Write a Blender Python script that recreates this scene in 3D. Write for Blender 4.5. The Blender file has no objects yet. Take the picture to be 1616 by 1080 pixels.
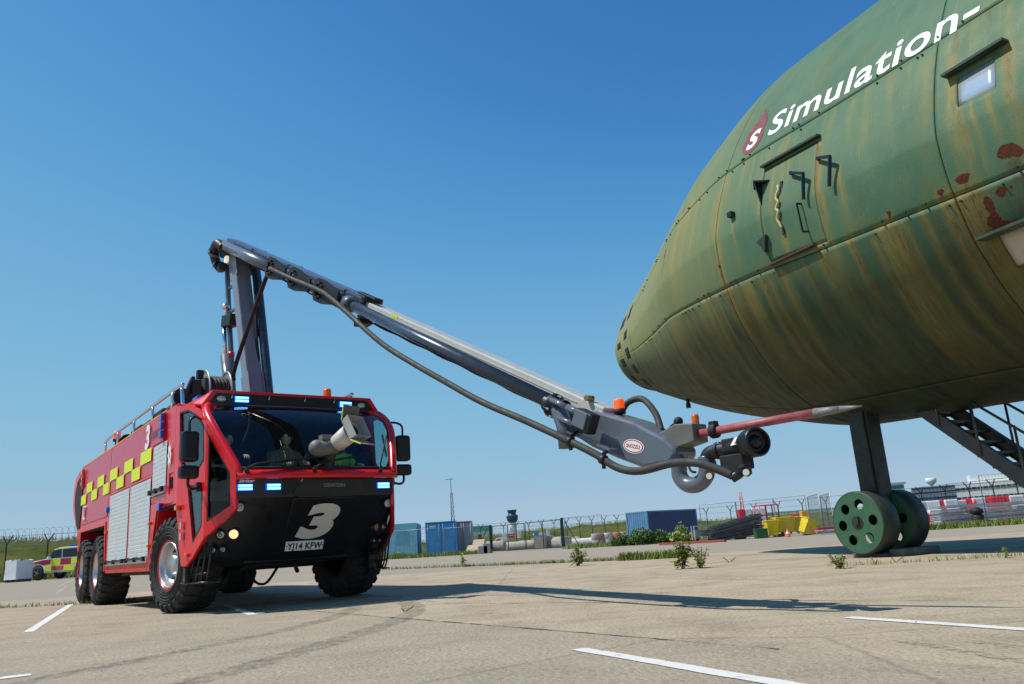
import bpy, bmesh, math, random
import numpy as np
from mathutils import Vector, Matrix
from mathutils.geometry import tessellate_polygon
random.seed(7); rng = np.random.RandomState(11)
R = math.radians
scene = bpy.context.scene
col = scene.collection
# ---------------------------------------------------------------- camera
cd = bpy.data.cameras.new('camera'); cd.lens = 28; cd.sensor_width = 36; cd.clip_end = 9000; cd.clip_start = .05
cam = bpy.data.objects.new('camera', cd); col.objects.link(cam)
PITCH, ROLL, EYE = R(14.1), R(3.9), .64
cp, sp, cr, sr = math.cos(PITCH), math.sin(PITCH), math.cos(ROLL), math.sin(ROLL)
fw = Vector((0, cp, sp)); up0 = Vector((0, -sp, cp)); rt0 = Vector((1, 0, 0))
rt = cr*rt0 - sr*up0; up = sr*rt0 + cr*up0
cam.matrix_world = Matrix(((rt.x, up.x, -fw.x, 0), (rt.y, up.y, -fw.y, 0), (rt.z, up.z, -fw.z, EYE), (0, 0, 0, 1)))
scene.camera = cam
# ---------------------------------------------------------------- sky and sun
SUN_AZ, SUN_EL = -94.0, 58.5            # azimuth from +Y, clockwise seen from above
world = bpy.data.worlds.new('World'); scene.world = world; world.use_nodes = True
nt = world.node_tree; nt.nodes.clear()
wo = nt.nodes.new('ShaderNodeOutputWorld'); bg = nt.nodes.new('ShaderNodeBackground'); sk = nt.nodes.new('ShaderNodeTexSky')
sk.sky_type = 'NISHITA'; sk.sun_disc = False; sk.sun_elevation = R(SUN_EL); sk.sun_rotation = R(SUN_AZ)
sk.altitude = 1500; sk.air_density = 1.0; sk.dust_density = 0.; sk.ozone_density = 6.
bg.inputs['Strength'].default_value = .14
# the photograph's deep, clear blue: one tone response for the whole sky
g1 = nt.nodes.new('ShaderNodeVectorMath'); g1.operation = 'SCALE'; g1.inputs['Scale'].default_value = .14
cv = nt.nodes.new('ShaderNodeRGBCurve'); cv.mapping.use_clip = False
for ch, pts in enumerate((((0, 0), (.1, .052), (.125, .088), (.198, .195), (.546, .37), (1, .44)), ((0, 0), (.195, .215), (.238, .305), (.366, .46), (.55, .53), (.799, .555), (1, .6)), ((0, 0), (.2, .28), (.418, .54), (.491, .63), (.694, .72), (1, .72)))):
    c = cv.mapping.curves[ch]
    for i, (a, b) in enumerate(pts):
        if i == 0: c.points[0].location = (a, b)
        elif i == len(pts)-1: c.points[1 if len(c.points) == 2 else len(c.points)-1].location = (a, b)
        else: c.points.new(a, b)
cv.mapping.update()
g2 = nt.nodes.new('ShaderNodeVectorMath'); g2.operation = 'SCALE'; g2.inputs['Scale'].default_value = 1/.14
nt.links.new(sk.outputs[0], g1.inputs[0]); nt.links.new(g1.outputs[0], cv.inputs['Color']); nt.links.new(cv.outputs[0], g2.inputs[0]); nt.links.new(g2.outputs[0], bg.inputs[0]); nt.links.new(bg.outputs[0], wo.inputs[0])
sl = bpy.data.lights.new('sun', 'SUN'); sl.energy = 5.0; sl.angle = R(.53); sl.color = (1, .955, .88)
so = bpy.data.objects.new('sun', sl); col.objects.link(so)
sd_ = Vector((math.sin(R(SUN_AZ))*math.cos(R(SUN_EL)), math.cos(R(SUN_AZ))*math.cos(R(SUN_EL)), math.sin(R(SUN_EL))))
so.rotation_euler = sd_.to_track_quat('Z', 'Y').to_euler(); so.location = sd_*60
vs = scene.view_settings
vs.view_transform = 'Standard'; vs.look = 'None'; vs.exposure = -0.08; vs.gamma = 1.0; vs.use_curve_mapping = False
scene.cycles.max_bounces = 8; scene.cycles.transparent_max_bounces = 12

# ---------------------------------------------------------------- materials
MATS = {}
def nodes_of(name):
    m = bpy.data.materials.new(name); m.use_nodes = True
    n = m.node_tree.nodes; l = m.node_tree.links
    return m, n, l, n['Principled BSDF']
def ramp(n, l, src, stops, interp='LINEAR'):
    r = n.new('ShaderNodeValToRGB'); r.color_ramp.interpolation = interp
    e = r.color_ramp.elements
    while len(e) < len(stops): e.new(.5)
    for q, (p, c) in zip(e, stops):
        q.position = p; q.color = (c, c, c, 1) if not isinstance(c, tuple) else (*c[:3], 1)
    l.new(src, r.inputs[0]); return r.outputs[0]
def noise(n, l, scale, detail=4, rough=.55, vec=None, dim='3D'):
    t = n.new('ShaderNodeTexNoise'); t.inputs['Scale'].default_value = scale; t.inputs['Detail'].default_value = detail
    t.inputs['Roughness'].default_value = rough
    if vec is not None: l.new(vec, t.inputs['Vector'])
    return t.outputs['Fac']
def mix(n, l, a, b, fac, mode='MIX'):
    m = n.new('ShaderNodeMix'); m.data_type = 'RGBA'; m.blend_type = mode
    for s, v in ((6, a), (7, b), (0, fac)):
        if isinstance(v, (int, float)): m.inputs[s].default_value = v
        elif isinstance(v, tuple): m.inputs[s].default_value = (*v[:3], 1)
        else: l.new(v, m.inputs[s])
    return m.outputs[2]
def coord(n, l, kind='Object', scale=None):
    t = n.new('ShaderNodeTexCoord').outputs[kind]
    if scale is None: return t
    m = n.new('ShaderNodeMapping'); m.inputs['Scale'].default_value = scale; l.new(t, m.inputs['Vector']); return m.outputs[0]
def bumpn(n, l, b, h, strength=.3, dist=.01):
    u = n.new('ShaderNodeBump'); u.inputs['Strength'].default_value = strength; u.inputs['Distance'].default_value = dist
    l.new(h, u.inputs['Height']); l.new(u.outputs[0], b.inputs['Normal'])
def mat(name, c, rough=.5, metal=0., coat=0., var=.12, vs_=2.5, bump=0., bs=60., dirt=None, da=.35, spec=.5):
    """painted or bare surface: base colour with cloudy variation, optional dirt film and fine relief"""
    if name in MATS: return MATS[name]
    m, n, l, b = nodes_of(name)
    v = coord(n, l)
    f = noise(n, l, vs_, 5, .6, v)
    lo = tuple(x*(1-var) for x in c); hi = tuple(min(1, x*(1+var)) for x in c)
    o = ramp(n, l, f, [(.3, lo), (.7, hi)])
    if dirt:
        g = ramp(n, l, noise(n, l, vs_*2.7, 8, .7, v), [(.48, 0.), (.75, da)])
        o = mix(n, l, o, dirt, g)
    l.new(o, b.inputs['Base Color'])
    b.inputs['Metallic'].default_value = metal; b.inputs['Coat Weight'].default_value = coat; b.inputs['Coat Roughness'].default_value = .06
    b.inputs['Specular IOR Level'].default_value = spec
    l.new(ramp(n, l, noise(n, l, vs_*4, 4, .6, v), [(.3, max(.03, rough*.8)), (.7, min(1, rough*1.2))]), b.inputs['Roughness'])
    if bump: bumpn(n, l, b, noise(n, l, bs, 4, .6, v), bump, .01)
    MATS[name] = m; return m
def emit(name, c, s):
    if name in MATS: return MATS[name]
    m, n, l, b = nodes_of(name)
    b.inputs['Base Color'].default_value = (*c, 1); b.inputs['Emission Color'].default_value = (*c, 1); b.inputs['Emission Strength'].default_value = s
    MATS[name] = m; return m
def glass(name, tint, refl_rough=.02, base=.05):
    m = bpy.data.materials.new(name); m.use_nodes = True; n = m.node_tree.nodes; l = m.node_tree.links; n.clear()
    o = n.new('ShaderNodeOutputMaterial'); t = n.new('ShaderNodeBsdfTransparent'); t.inputs[0].default_value = (*tint, 1)
    g = n.new('ShaderNodeBsdfGlossy'); g.inputs['Roughness'].default_value = refl_rough; g.inputs[0].default_value = (.9, .95, 1, 1)
    fr = n.new('ShaderNodeLayerWeight'); pw = n.new('ShaderNodeMath'); pw.operation = 'POWER'; pw.inputs[1].default_value = 4.2; l.new(fr.outputs['Facing'], pw.inputs[0])
    a = n.new('ShaderNodeMath'); a.operation = 'MULTIPLY_ADD'; a.inputs[1].default_value = .85; a.inputs[2].default_value = base; a.use_clamp = True; l.new(pw.outputs[0], a.inputs[0])
    x = n.new('ShaderNodeMixShader'); l.new(a.outputs[0], x.inputs[0]); l.new(t.outputs[0], x.inputs[1]); l.new(g.outputs[0], x.inputs[2]); l.new(x.outputs[0], o.inputs[0])
    MATS[name] = m; return m

# ---------------------------------------------------------------- mesh helpers
def V(*a): return Vector(a[0]) if len(a) == 1 else Vector(a)
def frame(d, upv=(0, 0, 1)):
    d = V(d).normalized(); u = V(upv)
    if abs(d.dot(u.normalized())) > .98: u = Vector((1, 0, 0)) if abs(d.x) < .9 else Vector((0, 1, 0))
    s = d.cross(u).normalized(); return d, s, s.cross(d).normalized()
class MB:
    def __init__(s): s.v = []; s.f = []; s.sm = []; s.mi = []; s.cm = 0
    def add(s, vs_, fs, smooth=False):
        k = len(s.v); s.v += [tuple(p) for p in vs_]
        for f in fs: s.f.append([i+k for i in f]); s.sm.append(smooth); s.mi.append(s.cm)
        return s
    def box(s, c, sz, rz=0., rot=None):
        M_ = rot if rot is not None else Matrix.Rotation(rz, 3, 'Z')
        c = V(c); h = [x/2 for x in sz]
        vs_ = [c + M_ @ Vector((h[0]*a, h[1]*b, h[2]*d)) for a in (-1, 1) for b in (-1, 1) for d in (-1, 1)]
        return s.add(vs_, [(0, 1, 3, 2), (4, 6, 7, 5), (0, 4, 5, 1), (2, 3, 7, 6), (0, 2, 6, 4), (1, 5, 7, 3)])
    def bar(s, p, q, w, h, upv=(0, 0, 1)):
        p, q = V(p), V(q); d, a, b = frame(q-p, upv)
        vs_ = [e + a*(w/2*i) + b*(h/2*j) for e in (p, q) for i, j in ((-1, -1), (1, -1), (1, 1), (-1, 1))]
        return s.add(vs_, [(0, 3, 2, 1), (4, 5, 6, 7), (0, 1, 5, 4), (1, 2, 6, 5), (2, 3, 7, 6), (3, 0, 4, 7)])
    def cyl(s, p, q, r, r2=None, n=14, cap=True):
        p, q = V(p), V(q); r2 = r if r2 is None else r2; d, a, b = frame(q-p)
        vs_ = []
        for e, rr in ((p, r), (q, r2)):
            vs_ += [e + (a*math.cos(2*math.pi*i/n) + b*math.sin(2*math.pi*i/n))*rr for i in range(n)]
        s.add(vs_, [(i, (i+1) % n, n+(i+1) % n, n+i) for i in range(n)], True)
        if cap:
            k = len(s.v)-2*n
            for f in (list(range(n))[::-1], list(range(n, 2*n))): s.f.append([k+i for i in f]); s.sm.append(False); s.mi.append(s.cm)
        return s
    def tube(s, pts, r, n=8, sub=0, rs=None):
        pts = [V(p) for p in pts]
        if sub: pts = spline(pts, sub)
        d, a, b = frame(pts[1]-pts[0]); vs_ = []
        for i, p in enumerate(pts):
            t = (pts[min(i+1, len(pts)-1)] - pts[max(i-1, 0)]).normalized()
            a = (a - t*a.dot(t)).normalized(); b = t.cross(a)
            rr = r if rs is None else rs[0] + (rs[1]-rs[0])*i/(len(pts)-1)
            vs_ += [p + (a*math.cos(2*math.pi*k/n) + b*math.sin(2*math.pi*k/n))*rr for k in range(n)]
        m = len(pts)
        s.add(vs_, [(i*n+k, i*n+(k+1) % n, (i+1)*n+(k+1) % n, (i+1)*n+k) for i in range(m-1) for k in range(n)], True)
        k = len(s.v)-m*n
        for f in (list(range(n))[::-1], list(range((m-1)*n, m*n))): s.f.append([k+i for i in f]); s.sm.append(False); s.mi.append(s.cm)
        return s
    def prism(s, pts, vec):
        pts = [V(p) for p in pts]; vec = V(vec); n = len(pts)
        return s.add(pts + [p+vec for p in pts], [list(range(n))[::-1], list(range(n, 2*n))] + [(i, (i+1) % n, n+(i+1) % n, n+i) for i in range(n)])
    def plate(s, outer, holes, o, ux, uy, th):
        """flat plate with holes: 2D loops in the frame (o, ux, uy), thickness th along -normal"""
        o, ux, uy = V(o), V(ux).normalized(), V(uy).normalized(); nn = ux.cross(uy).normalized()
        loops = [outer] + list(holes); P = [o + ux*a + uy*b for lp in loops for a, b in lp]
        tri = tessellate_polygon([[Vector((a, b, 0)) for a, b in lp] for lp in loops])
        N = len(P); fs = [tuple(t) for t in tri] + [tuple(i+N for i in t[::-1]) for t in tri]; k = 0
        for lp in loops:
            m = len(lp); fs += [(k+i, k+(i+1) % m, N+k+(i+1) % m, N+k+i) for i in range(m)]; k += m
        return s.add(P + [p - nn*th for p in P], fs)
    def lathe(s, prof, o, axis, n=28, smooth=True):
        o = V(o); d, a, b = frame(axis); vs_ = []
        for r_, h_ in prof: vs_ += [o + d*h_ + (a*math.cos(2*math.pi*i/n) + b*math.sin(2*math.pi*i/n))*max(r_, 1e-4) for i in range(n)]
        m = len(prof)
        return s.add(vs_, [(j*n+i, j*n+(i+1) % n, (j+1)*n+(i+1) % n, (j+1)*n+i) for j in range(m-1) for i in range(n)], smooth)
    def ball(s, c, r, n=10, sq=(1, 1, 1)):
        c = V(c); prof = [(math.sin(math.pi*j/(n//2+1)), -math.cos(math.pi*j/(n//2+1))) for j in range(n//2+2)]
        k = len(s.v); s.lathe([(max(a, .001), b) for a, b in prof], (0, 0, 0), (0, 0, 1), n)
        for i in range(k, len(s.v)): p = s.v[i]; s.v[i] = (c.x+p[0]*r*sq[0], c.y+p[1]*r*sq[1], c.z+p[2]*r*sq[2])
        return s
    def grid(s, rows, smooth=True):
        m, n = len(rows), len(rows[0])
        return s.add([p for r_ in rows for p in r_], [(i*n+j, i*n+j+1, (i+1)*n+j+1, (i+1)*n+j) for i in range(m-1) for j in range(n-1)], smooth)
    def xf(s, M_):
        s.v = [tuple(M_ @ Vector(p)) for p in s.v]; return s
    def build(s, name, m, parent=None, bevel=0., recalc=True, solid=0.):
        me = bpy.data.meshes.new(name); me.from_pydata(s.v, [], s.f)
        me.polygons.foreach_set('use_smooth', s.sm)
        ms = m if isinstance(m, (list, tuple)) else [m]
        for q in ms: me.materials.append(q)
        if len(ms) > 1: me.polygons.foreach_set('material_index', s.mi)
        if recalc:
            bm = bmesh.new(); bm.from_mesh(me); bmesh.ops.recalc_face_normals(bm, faces=bm.faces); bm.to_mesh(me); bm.free()
        ob = bpy.data.objects.new(name, me); col.objects.link(ob)
        if parent is not None: ob.parent = parent
        if solid:
            q = ob.modifiers.new('s', 'SOLIDIFY'); q.thickness = solid; q.offset = -1
        if bevel:
            q = ob.modifiers.new('b', 'BEVEL'); q.width = bevel; q.segments = 2; q.limit_method = 'ANGLE'; q.angle_limit = R(40)
        return ob
def spline(pts, sub):
    out = []; n = len(pts)
    for i in range(n-1):
        p0, p1, p2, p3 = pts[max(i-1, 0)], pts[i], pts[i+1], pts[min(i+2, n-1)]
        for k in range(sub):
            t = k/sub
            out.append(.5*((2*p1) + (p2-p0)*t + (2*p0-5*p1+4*p2-p3)*t*t + (3*p1-p0-3*p2+p3)*t**3))
    return out + [pts[-1]]
def empty(name, loc=(0, 0, 0), rz=0., label=None, cat=None, group=None):
    o = bpy.data.objects.new(name, None); col.objects.link(o); o.location = loc; o.rotation_euler = (0, 0, rz); o.empty_display_size = .2
    return tag(o, label, cat, group) if label else o
def tag(o, label=None, cat=None, group=None, kind=None):
    if label: o['label'] = label
    if cat: o['category'] = cat
    if group: o['group'] = group
    if kind: o['kind'] = kind
    return o
def copy_tree(o, parent=None):
    c = o.copy(); col.objects.link(c); c.parent = parent
    for ch in list(o.children): copy_tree(ch, c)
    return c
def text_mesh(txt, size=1., shear=0., offset=0., sx=1., spacing=1., cuts=0.):
    """flat lettering as (verts 2D, faces), left end at x=0, baseline at y=0"""
    cu = bpy.data.curves.new('t', 'FONT'); cu.body = txt; cu.size = size; cu.shear = shear; cu.offset = offset; cu.resolution_u = 5; cu.space_character = spacing
    ob = bpy.data.objects.new('t', cu); col.objects.link(ob)
    dg = bpy.context.evaluated_depsgraph_get(); me = bpy.data.meshes.new_from_object(ob.evaluated_get(dg))
    bm = bmesh.new(); bm.from_mesh(me)
    if cuts:
        xs = [v.co.x for v in bm.verts]; ys = [v.co.y for v in bm.verts]
        for ax, a, b in ((0, min(xs), max(xs)), (1, min(ys), max(ys))):
            t = a + cuts
            while t < b:
                nrm = (1, 0, 0) if ax == 0 else (0, 1, 0)
                bmesh.ops.bisect_plane(bm, geom=bm.verts[:]+bm.edges[:]+bm.faces[:], plane_co=(t, t, 0), plane_no=nrm); t += cuts
    bm.verts.index_update()
    vv = [(v.co.x*sx, v.co.y) for v in bm.verts]; ff = [[v.index for v in f.verts] for f in bm.faces]
    bm.free(); bpy.data.objects.remove(ob); bpy.data.meshes.remove(me); bpy.data.curves.remove(cu)
    x0 = min(v[0] for v in vv); return [(a-x0, b) for a, b in vv], ff
def text_on(name, txt, o, ux, uy, size, m, parent, shear=0., offset=0., sx=1., center=True, lift=.003, spacing=1.):
    vv, ff = text_mesh(txt, size, shear, offset, sx, spacing)
    o, ux, uy = V(o), V(ux).normalized(), V(uy).normalized(); nn = ux.cross(uy)
    w = max(a for a, b in vv); h = max(b for a, b in vv)
    dx, dy = (-w/2, -h/2) if center else (0, 0)
    b_ = MB(); b_.add([o + ux*(a+dx) + uy*(b+dy) + nn*lift for a, b in vv], ff)
    return b_.build(name, m, parent, recalc=False)
def lin(*c):   # sRGB 0-255 to linear
    return tuple(((x/255)/12.92 if x/255 < .04045 else ((x/255+.055)/1.055)**2.4) for x in c)
# ================================================================ GROUND
def smooth(a, b, x):
    t = min(1., max(0., (x-a)/(b-a))); return t*t*(3-2*t)
def gh(x, y): return .34*smooth(17, 46, y)*smooth(-6, -22, x)
def concrete_mat():
    m, n, l, b = nodes_of('apron_concrete')
    P = coord(n, l)
    big = noise(n, l, .22, 5, .6, P); mid = noise(n, l, 1.3, 7, .65, P); fine = noise(n, l, 34, 7, .8, P)
    mp = n.new('ShaderNodeMapping'); mp.inputs['Rotation'].default_value = (0, 0, R(-20)); mp.inputs['Scale'].default_value = (.35, 5., 1); l.new(P, mp.inputs['Vector'])
    streak = noise(n, l, 1.0, 6, .65, mp.outputs[0])
    warm = ramp(n, l, big, [(.3, lin(178, 161, 133)), (.5, lin(173, 157, 132)), (.68, lin(158, 145, 126))])
    grey = ramp(n, l, mid, [(.3, lin(124, 113, 97)), (.52, lin(171, 157, 134)), (.75, lin(190, 175, 150))])
    c = mix(n, l, warm, grey, .55)
    c = mix(n, l, c, lin(118, 110, 100), ramp(n, l, streak, [(.52, 0.), (.75, .42)]))
    # darker worn aggregate surface nearer than the long joint: weathered slab with its own tone
    sep = n.new('ShaderNodeSeparateXYZ'); l.new(P, sep.inputs[0])
    lf = n.new('ShaderNodeMath'); lf.operation = 'MULTIPLY_ADD'; lf.inputs[1].default_value = 1.42; l.new(sep.outputs[0], lf.inputs[0]); l.new(sep.outputs[1], lf.inputs[2])
    sl_ = ramp(n, l, mapr(n, l, lf.outputs[0], 6.32, 6.40), [(0., .45), (1., 0.)])
    c = mix(n, l, c, lin(150, 139, 123), sl_)
    far = mapr(n, l, sep.outputs[1], 22.2, 22.6)
    c = mix(n, l, c, lin(146, 136, 120), ramp(n, l, far, [(0., 0.), (1., .75)]))
    v = n.new('ShaderNodeTexVoronoi'); v.inputs['Scale'].default_value = 30; l.new(P, v.inputs['Vector'])
    c = mix(n, l, c, lin(84, 80, 76), ramp(n, l, v.outputs['Distance'], [(.06, .75), (.26, 0.)]))
    c = mix(n, l, c, lin(222, 212, 196), ramp(n, l, fine, [(.55, 0.), (.68, .75)]))
    v3 = n.new('ShaderNodeTexVoronoi'); v3.inputs['Scale'].default_value = 15; l.new(P, v3.inputs['Vector'])
    c = mix(n, l, c, lin(70, 66, 62), ramp(n, l, v3.outputs['Distance'], [(.05, .5), (.13, 0.)]))
    stn = noise(n, l, .85, 7, .7, P); c = mix(n, l, c, lin(104, 96, 86), ramp(n, l, stn, [(.60, 0.), (.70, .35)]))
    oil = noise(n, l, 2.6, 3, .5, P); c = mix(n, l, c, lin(72, 66, 60), ramp(n, l, oil, [(.71, 0.), (.76, .5)]))
    # cracks
    v2 = n.new('ShaderNodeTexVoronoi'); v2.feature = 'DISTANCE_TO_EDGE'; v2.inputs['Scale'].default_value = .16
    w = n.new('ShaderNodeMix'); w.data_type = 'VECTOR'; w.inputs[0].default_value = .12; l.new(P, w.inputs[4])
    nz = n.new('ShaderNodeTexNoise'); nz.inputs['Scale'].default_value = .9; nz.inputs['Detail'].default_value = 7; l.new(P, nz.inputs['Vector']); l.new(nz.outputs['Color'], w.inputs[5]); l.new(w.outputs[1], v2.inputs['Vector'])
    c = mix(n, l, c, lin(70, 64, 58), ramp(n, l, v2.outputs['Distance'], [(.0, .28), (.0016, 0.)]))
    l.new(c, b.inputs['Base Color']); b.inputs['Roughness'].default_value = .93; b.inputs['Specular IOR Level'].default_value = .2
    h = n.new('ShaderNodeMath'); h.operation = 'ADD'; l.new(fine, h.inputs[0]); l.new(v.outputs['Distance'], h.inputs[1])
    bumpn(n, l, b, h.outputs[0], .75, .012)
    return m
def mapr(n, l, src, a, b):
    t = n.new('ShaderNodeMapRange'); t.inputs[1].default_value = a; t.inputs[2].default_value = b; l.new(src, t.inputs[0]); return t.outputs[0]
ys = [-40, -20, -8, 0, 4, 8, 12] + [15+k*2.5 for k in range(25)] + [85, 100]
xs = [-70, -55] + [-46+k*2.5 for k in range(22)] + [12, 20, 35, 50, 75]
g = MB().grid([[(x, y, gh(x, y)) for x in xs] for y in ys])
ground = tag(g.build('ground', concrete_mat()), kind='structure')
# the airfield beyond the apron
def grass_mat(name, a, b_, c_, sc=.35):
    m, n, l, b = nodes_of(name); P = coord(n, l)
    o = ramp(n, l, noise(n, l, sc, 8, .7, P), [(.3, a), (.5, b_), (.72, c_)])
    mp = n.new('ShaderNodeMapping'); mp.inputs['Scale'].default_value = (.15, .15, 3.); l.new(P, mp.inputs['Vector'])
    o = mix(n, l, o, c_, ramp(n, l, noise(n, l, 1.2, 6, .7, mp.outputs[0]), [(.5, 0.), (.7, .6)]))
    o = mix(n, l, o, a, ramp(n, l, noise(n, l, 6, 6, .8, P), [(.52, 0.), (.7, .7)]))
    l.new(o, b.inputs['Base Color']); b.inputs['Roughness'].default_value = .95; b.inputs['Specular IOR Level'].default_value = .1
    bumpn(n, l, b, noise(n, l, 5, 8, .8, P), 1., .25); return m
GRASS = grass_mat('bank_grass', (.05, .075, .012), (.11, .125, .025), (.2, .19, .05))
MEADOW = grass_mat('meadow_grass', (.07, .09, .02), (.15, .15, .04), (.25, .22, .08), .05)
tag(MB().grid([[(x, y, -.06) for x in (-4500, -800, -100, 0, 100, 800, 4500)] for y in (-300, 60, 200, 900, 6500)]).build('airfield', MEADOW), kind='structure')
# painted bay lines, each a thin worn coat
def paint_mat(name, c, worn):
    m, n, l, b = nodes_of(name); P = coord(n, l)
    w = ramp(n, l, noise(n, l, 14, 9, .75, P), [(worn, 0.), (worn+.1, 1.)])
    o = mix(n, l, c, lin(165, 155, 140), w)
    o = mix(n, l, o, lin(150, 140, 125), ramp(n, l, noise(n, l, 60, 6, .75, P), [(.55, 0.), (.7, .5)]))
    l.new(o, b.inputs['Base Color']); b.inputs['Roughness'].default_value = .8; bumpn(n, l, b, noise(n, l, 60, 4, .6, P), .5, .01); return m
WHITE_P = paint_mat('white_line_paint', (.66, .65, .60), .56); WORN_P = paint_mat('worn_line_paint', (.62, .60, .55), .46); YEL_P = paint_mat('faded_yellow_paint', (.44, .33, .12), .40)
for m_ in (YEL_P, WORN_P, WHITE_P):
    n = m_.node_tree.nodes; l = m_.node_tree.links; k = {YEL_P: (.46, .60), WORN_P: (.42, .56), WHITE_P: (.30, .38)}[m_]
    l.new(ramp(n, l, noise(n, l, 11, 9, .8, coord(n, l)), [(k[0], 0.), (k[1], 1.)]), n['Principled BSDF'].inputs['Alpha'])
def strip(name, pts, w, m, z=.004, jag=.006, step=.12):
    """thin sheet along a polyline with slightly ragged edges"""
    pts = [V(*p, 0) for p in pts]; rows = []
    for i in range(len(pts)-1):
        a, b_ = pts[i], pts[i+1]; d = b_-a; k = max(1, int(d.length/step)); nn = Vector((-d.y, d.x, 0)).normalized()
        for j in range(k + (i == len(pts)-2)):
            p = a + d*(j/k); e1, e2 = random.uniform(-jag, jag), random.uniform(-jag, jag)
            rows.append([(q.x, q.y, gh(q.x, q.y)+z) for q in (p-nn*(w/2+e1), p+nn*(w/2+e2))])
    return MB().grid(rows, False).build(name, m, ground, recalc=False)
dv = Vector((.43, -.903, 0))
def ln(p, q, w=.1, m=WHITE_P): strip('painted_line', [p, q], w, m)
ln((.27, 5.04), (1.75, 2.1), .105); ln((2.135, 5.70), (3.5, 2.85), .1); ln((-5.85, 9.72), (-9.64, 17.5), .11); ln((-4.68, 12.82), (-3.34, 10.06), .11)
ln((-2.9, 13.85), (-1.18, 10.35), .1, WORN_P); ln((-3.03, 18.83), (.78, 10.63), .1, WORN_P); ln((-1.04, 18.69), (3.0, 9.9), .1, WORN_P)
ln((-3.9, 5.25), (-3.34, 5.62), .14); ln((-10.2, 13.6), (-5.2, 14.9), .07, WORN_P); ln((-5.5, 8.05), (-4.99, 8.35), .06, WORN_P)
for p, q in (((-17.5, 30.6), (-21.5, 39)), ((-14.6, 25.6), (-17.7, 31.6)), ((10.1, 18.4), (12.9, 22.4)), ((8.6, 17.9), (10.9, 21.6)), ((1.5, 30.5), (-1.5, 36)), ((12.2, 33), (11.6, 34.6)), ((13.6, 33.4), (13.0, 35)), ((15, 33.8), (14.5, 35.2)), ((-6.5, 33), (2, 31)), ((-22, 24.8), (-12.5, 25.4)), ((-20, 22.6), (-12, 23.4))): ln(p, q, .1, WORN_P)
strip('painted_line', [(1.95, 4.55), (2.12, 3.6), (2.2, 3.0)], .09, YEL_P); strip('painted_line', [(2.22, 4.35), (2.36, 3.9), (2.5, 3.3)], .08, YEL_P)
TAR = mat('joint_sealant', (.06, .055, .05), .85, var=.3)
for pts, w in (([(-3.2, 10.9), (-1.24, 8.1), (.51, 5.64), (1.3, 4.5)], .012), ([(-14, 18.8), (-7.23, 16.19), (-2, 14.3)], .02), ([(-11, 36), (-5.58, 30.06), (-.6, 24.66), (1.6, 22.5), (4.28, 20.4), (9.5, 15.2)], .05), ([(2.4, 16.9), (3.31, 16.2), (5.81, 14.99), (9.4, 13.2)], .05), ([(-1, 9.7), (1.44, 7.81), (2.57, 6.9), (3.49, 5.97)], .012), ([(-3, 13), (0, 10.3), (1.7, 8.9)], .018)):
    strip('slab_joint', pts, w, TAR, .003, .012)
# rubber left by turning tyres
m, n, l, b = nodes_of('tyre_rubber_mark'); P = coord(n, l)
b.inputs['Base Color'].default_value = (*lin(92, 84, 76), 1); b.inputs['Roughness'].default_value = .9
l.new(ramp(n, l, noise(n, l, 9, 8, .75, P), [(.42, 0.), (.72, .65)]), b.inputs['Alpha'])
arc = spline([V(-1.6, 10.6, 0), V(-1.33, 9.6, 0), V(-1.22, 8.5, 0), V(-1.32, 7.34, 0), V(-1.52, 6.33, 0), V(-1.76, 5.33, 0), V(-2.1, 4.2, 0)], 6)
strip('tyre_mark', [(p.x, p.y) for p in arc], .26, m, .005, .02)
strip('tyre_mark', [(p.x-.55-.03*i, p.y-.2) for i, p in enumerate(arc)], .2, m, .005, .02)

gm = MB(); gr_ = random.Random(5)
for k in range(170):
    y = 3.3 + 11*gr_.random()**1.6; x = gr_.uniform(-.68, .68)*y*1.05; r_ = gr_.choice((.003, .004, .004, .005, .007)); a = gr_.uniform(0, 6.28); c, s_ = math.cos(a), math.sin(a)
    gm.add([(x+c*r_, y+s_*r_, .004), (x-s_*r_*.8, y+c*r_*.8, .004), (x-c*r_*1.2, y-s_*r_*1.2, .004), (x+s_*r_, y-c*r_, .004), (x, y, .004+r_*1.1)], [(0, 1, 4), (1, 2, 4), (2, 3, 4), (3, 0, 4)])
tag(gm.build('grit', mat('loose_grit', (.24, .22, .185), .95, var=.5, vs_=3.)), 'loose grit scattered over the near apron', 'grit', kind='stuff')
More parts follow.
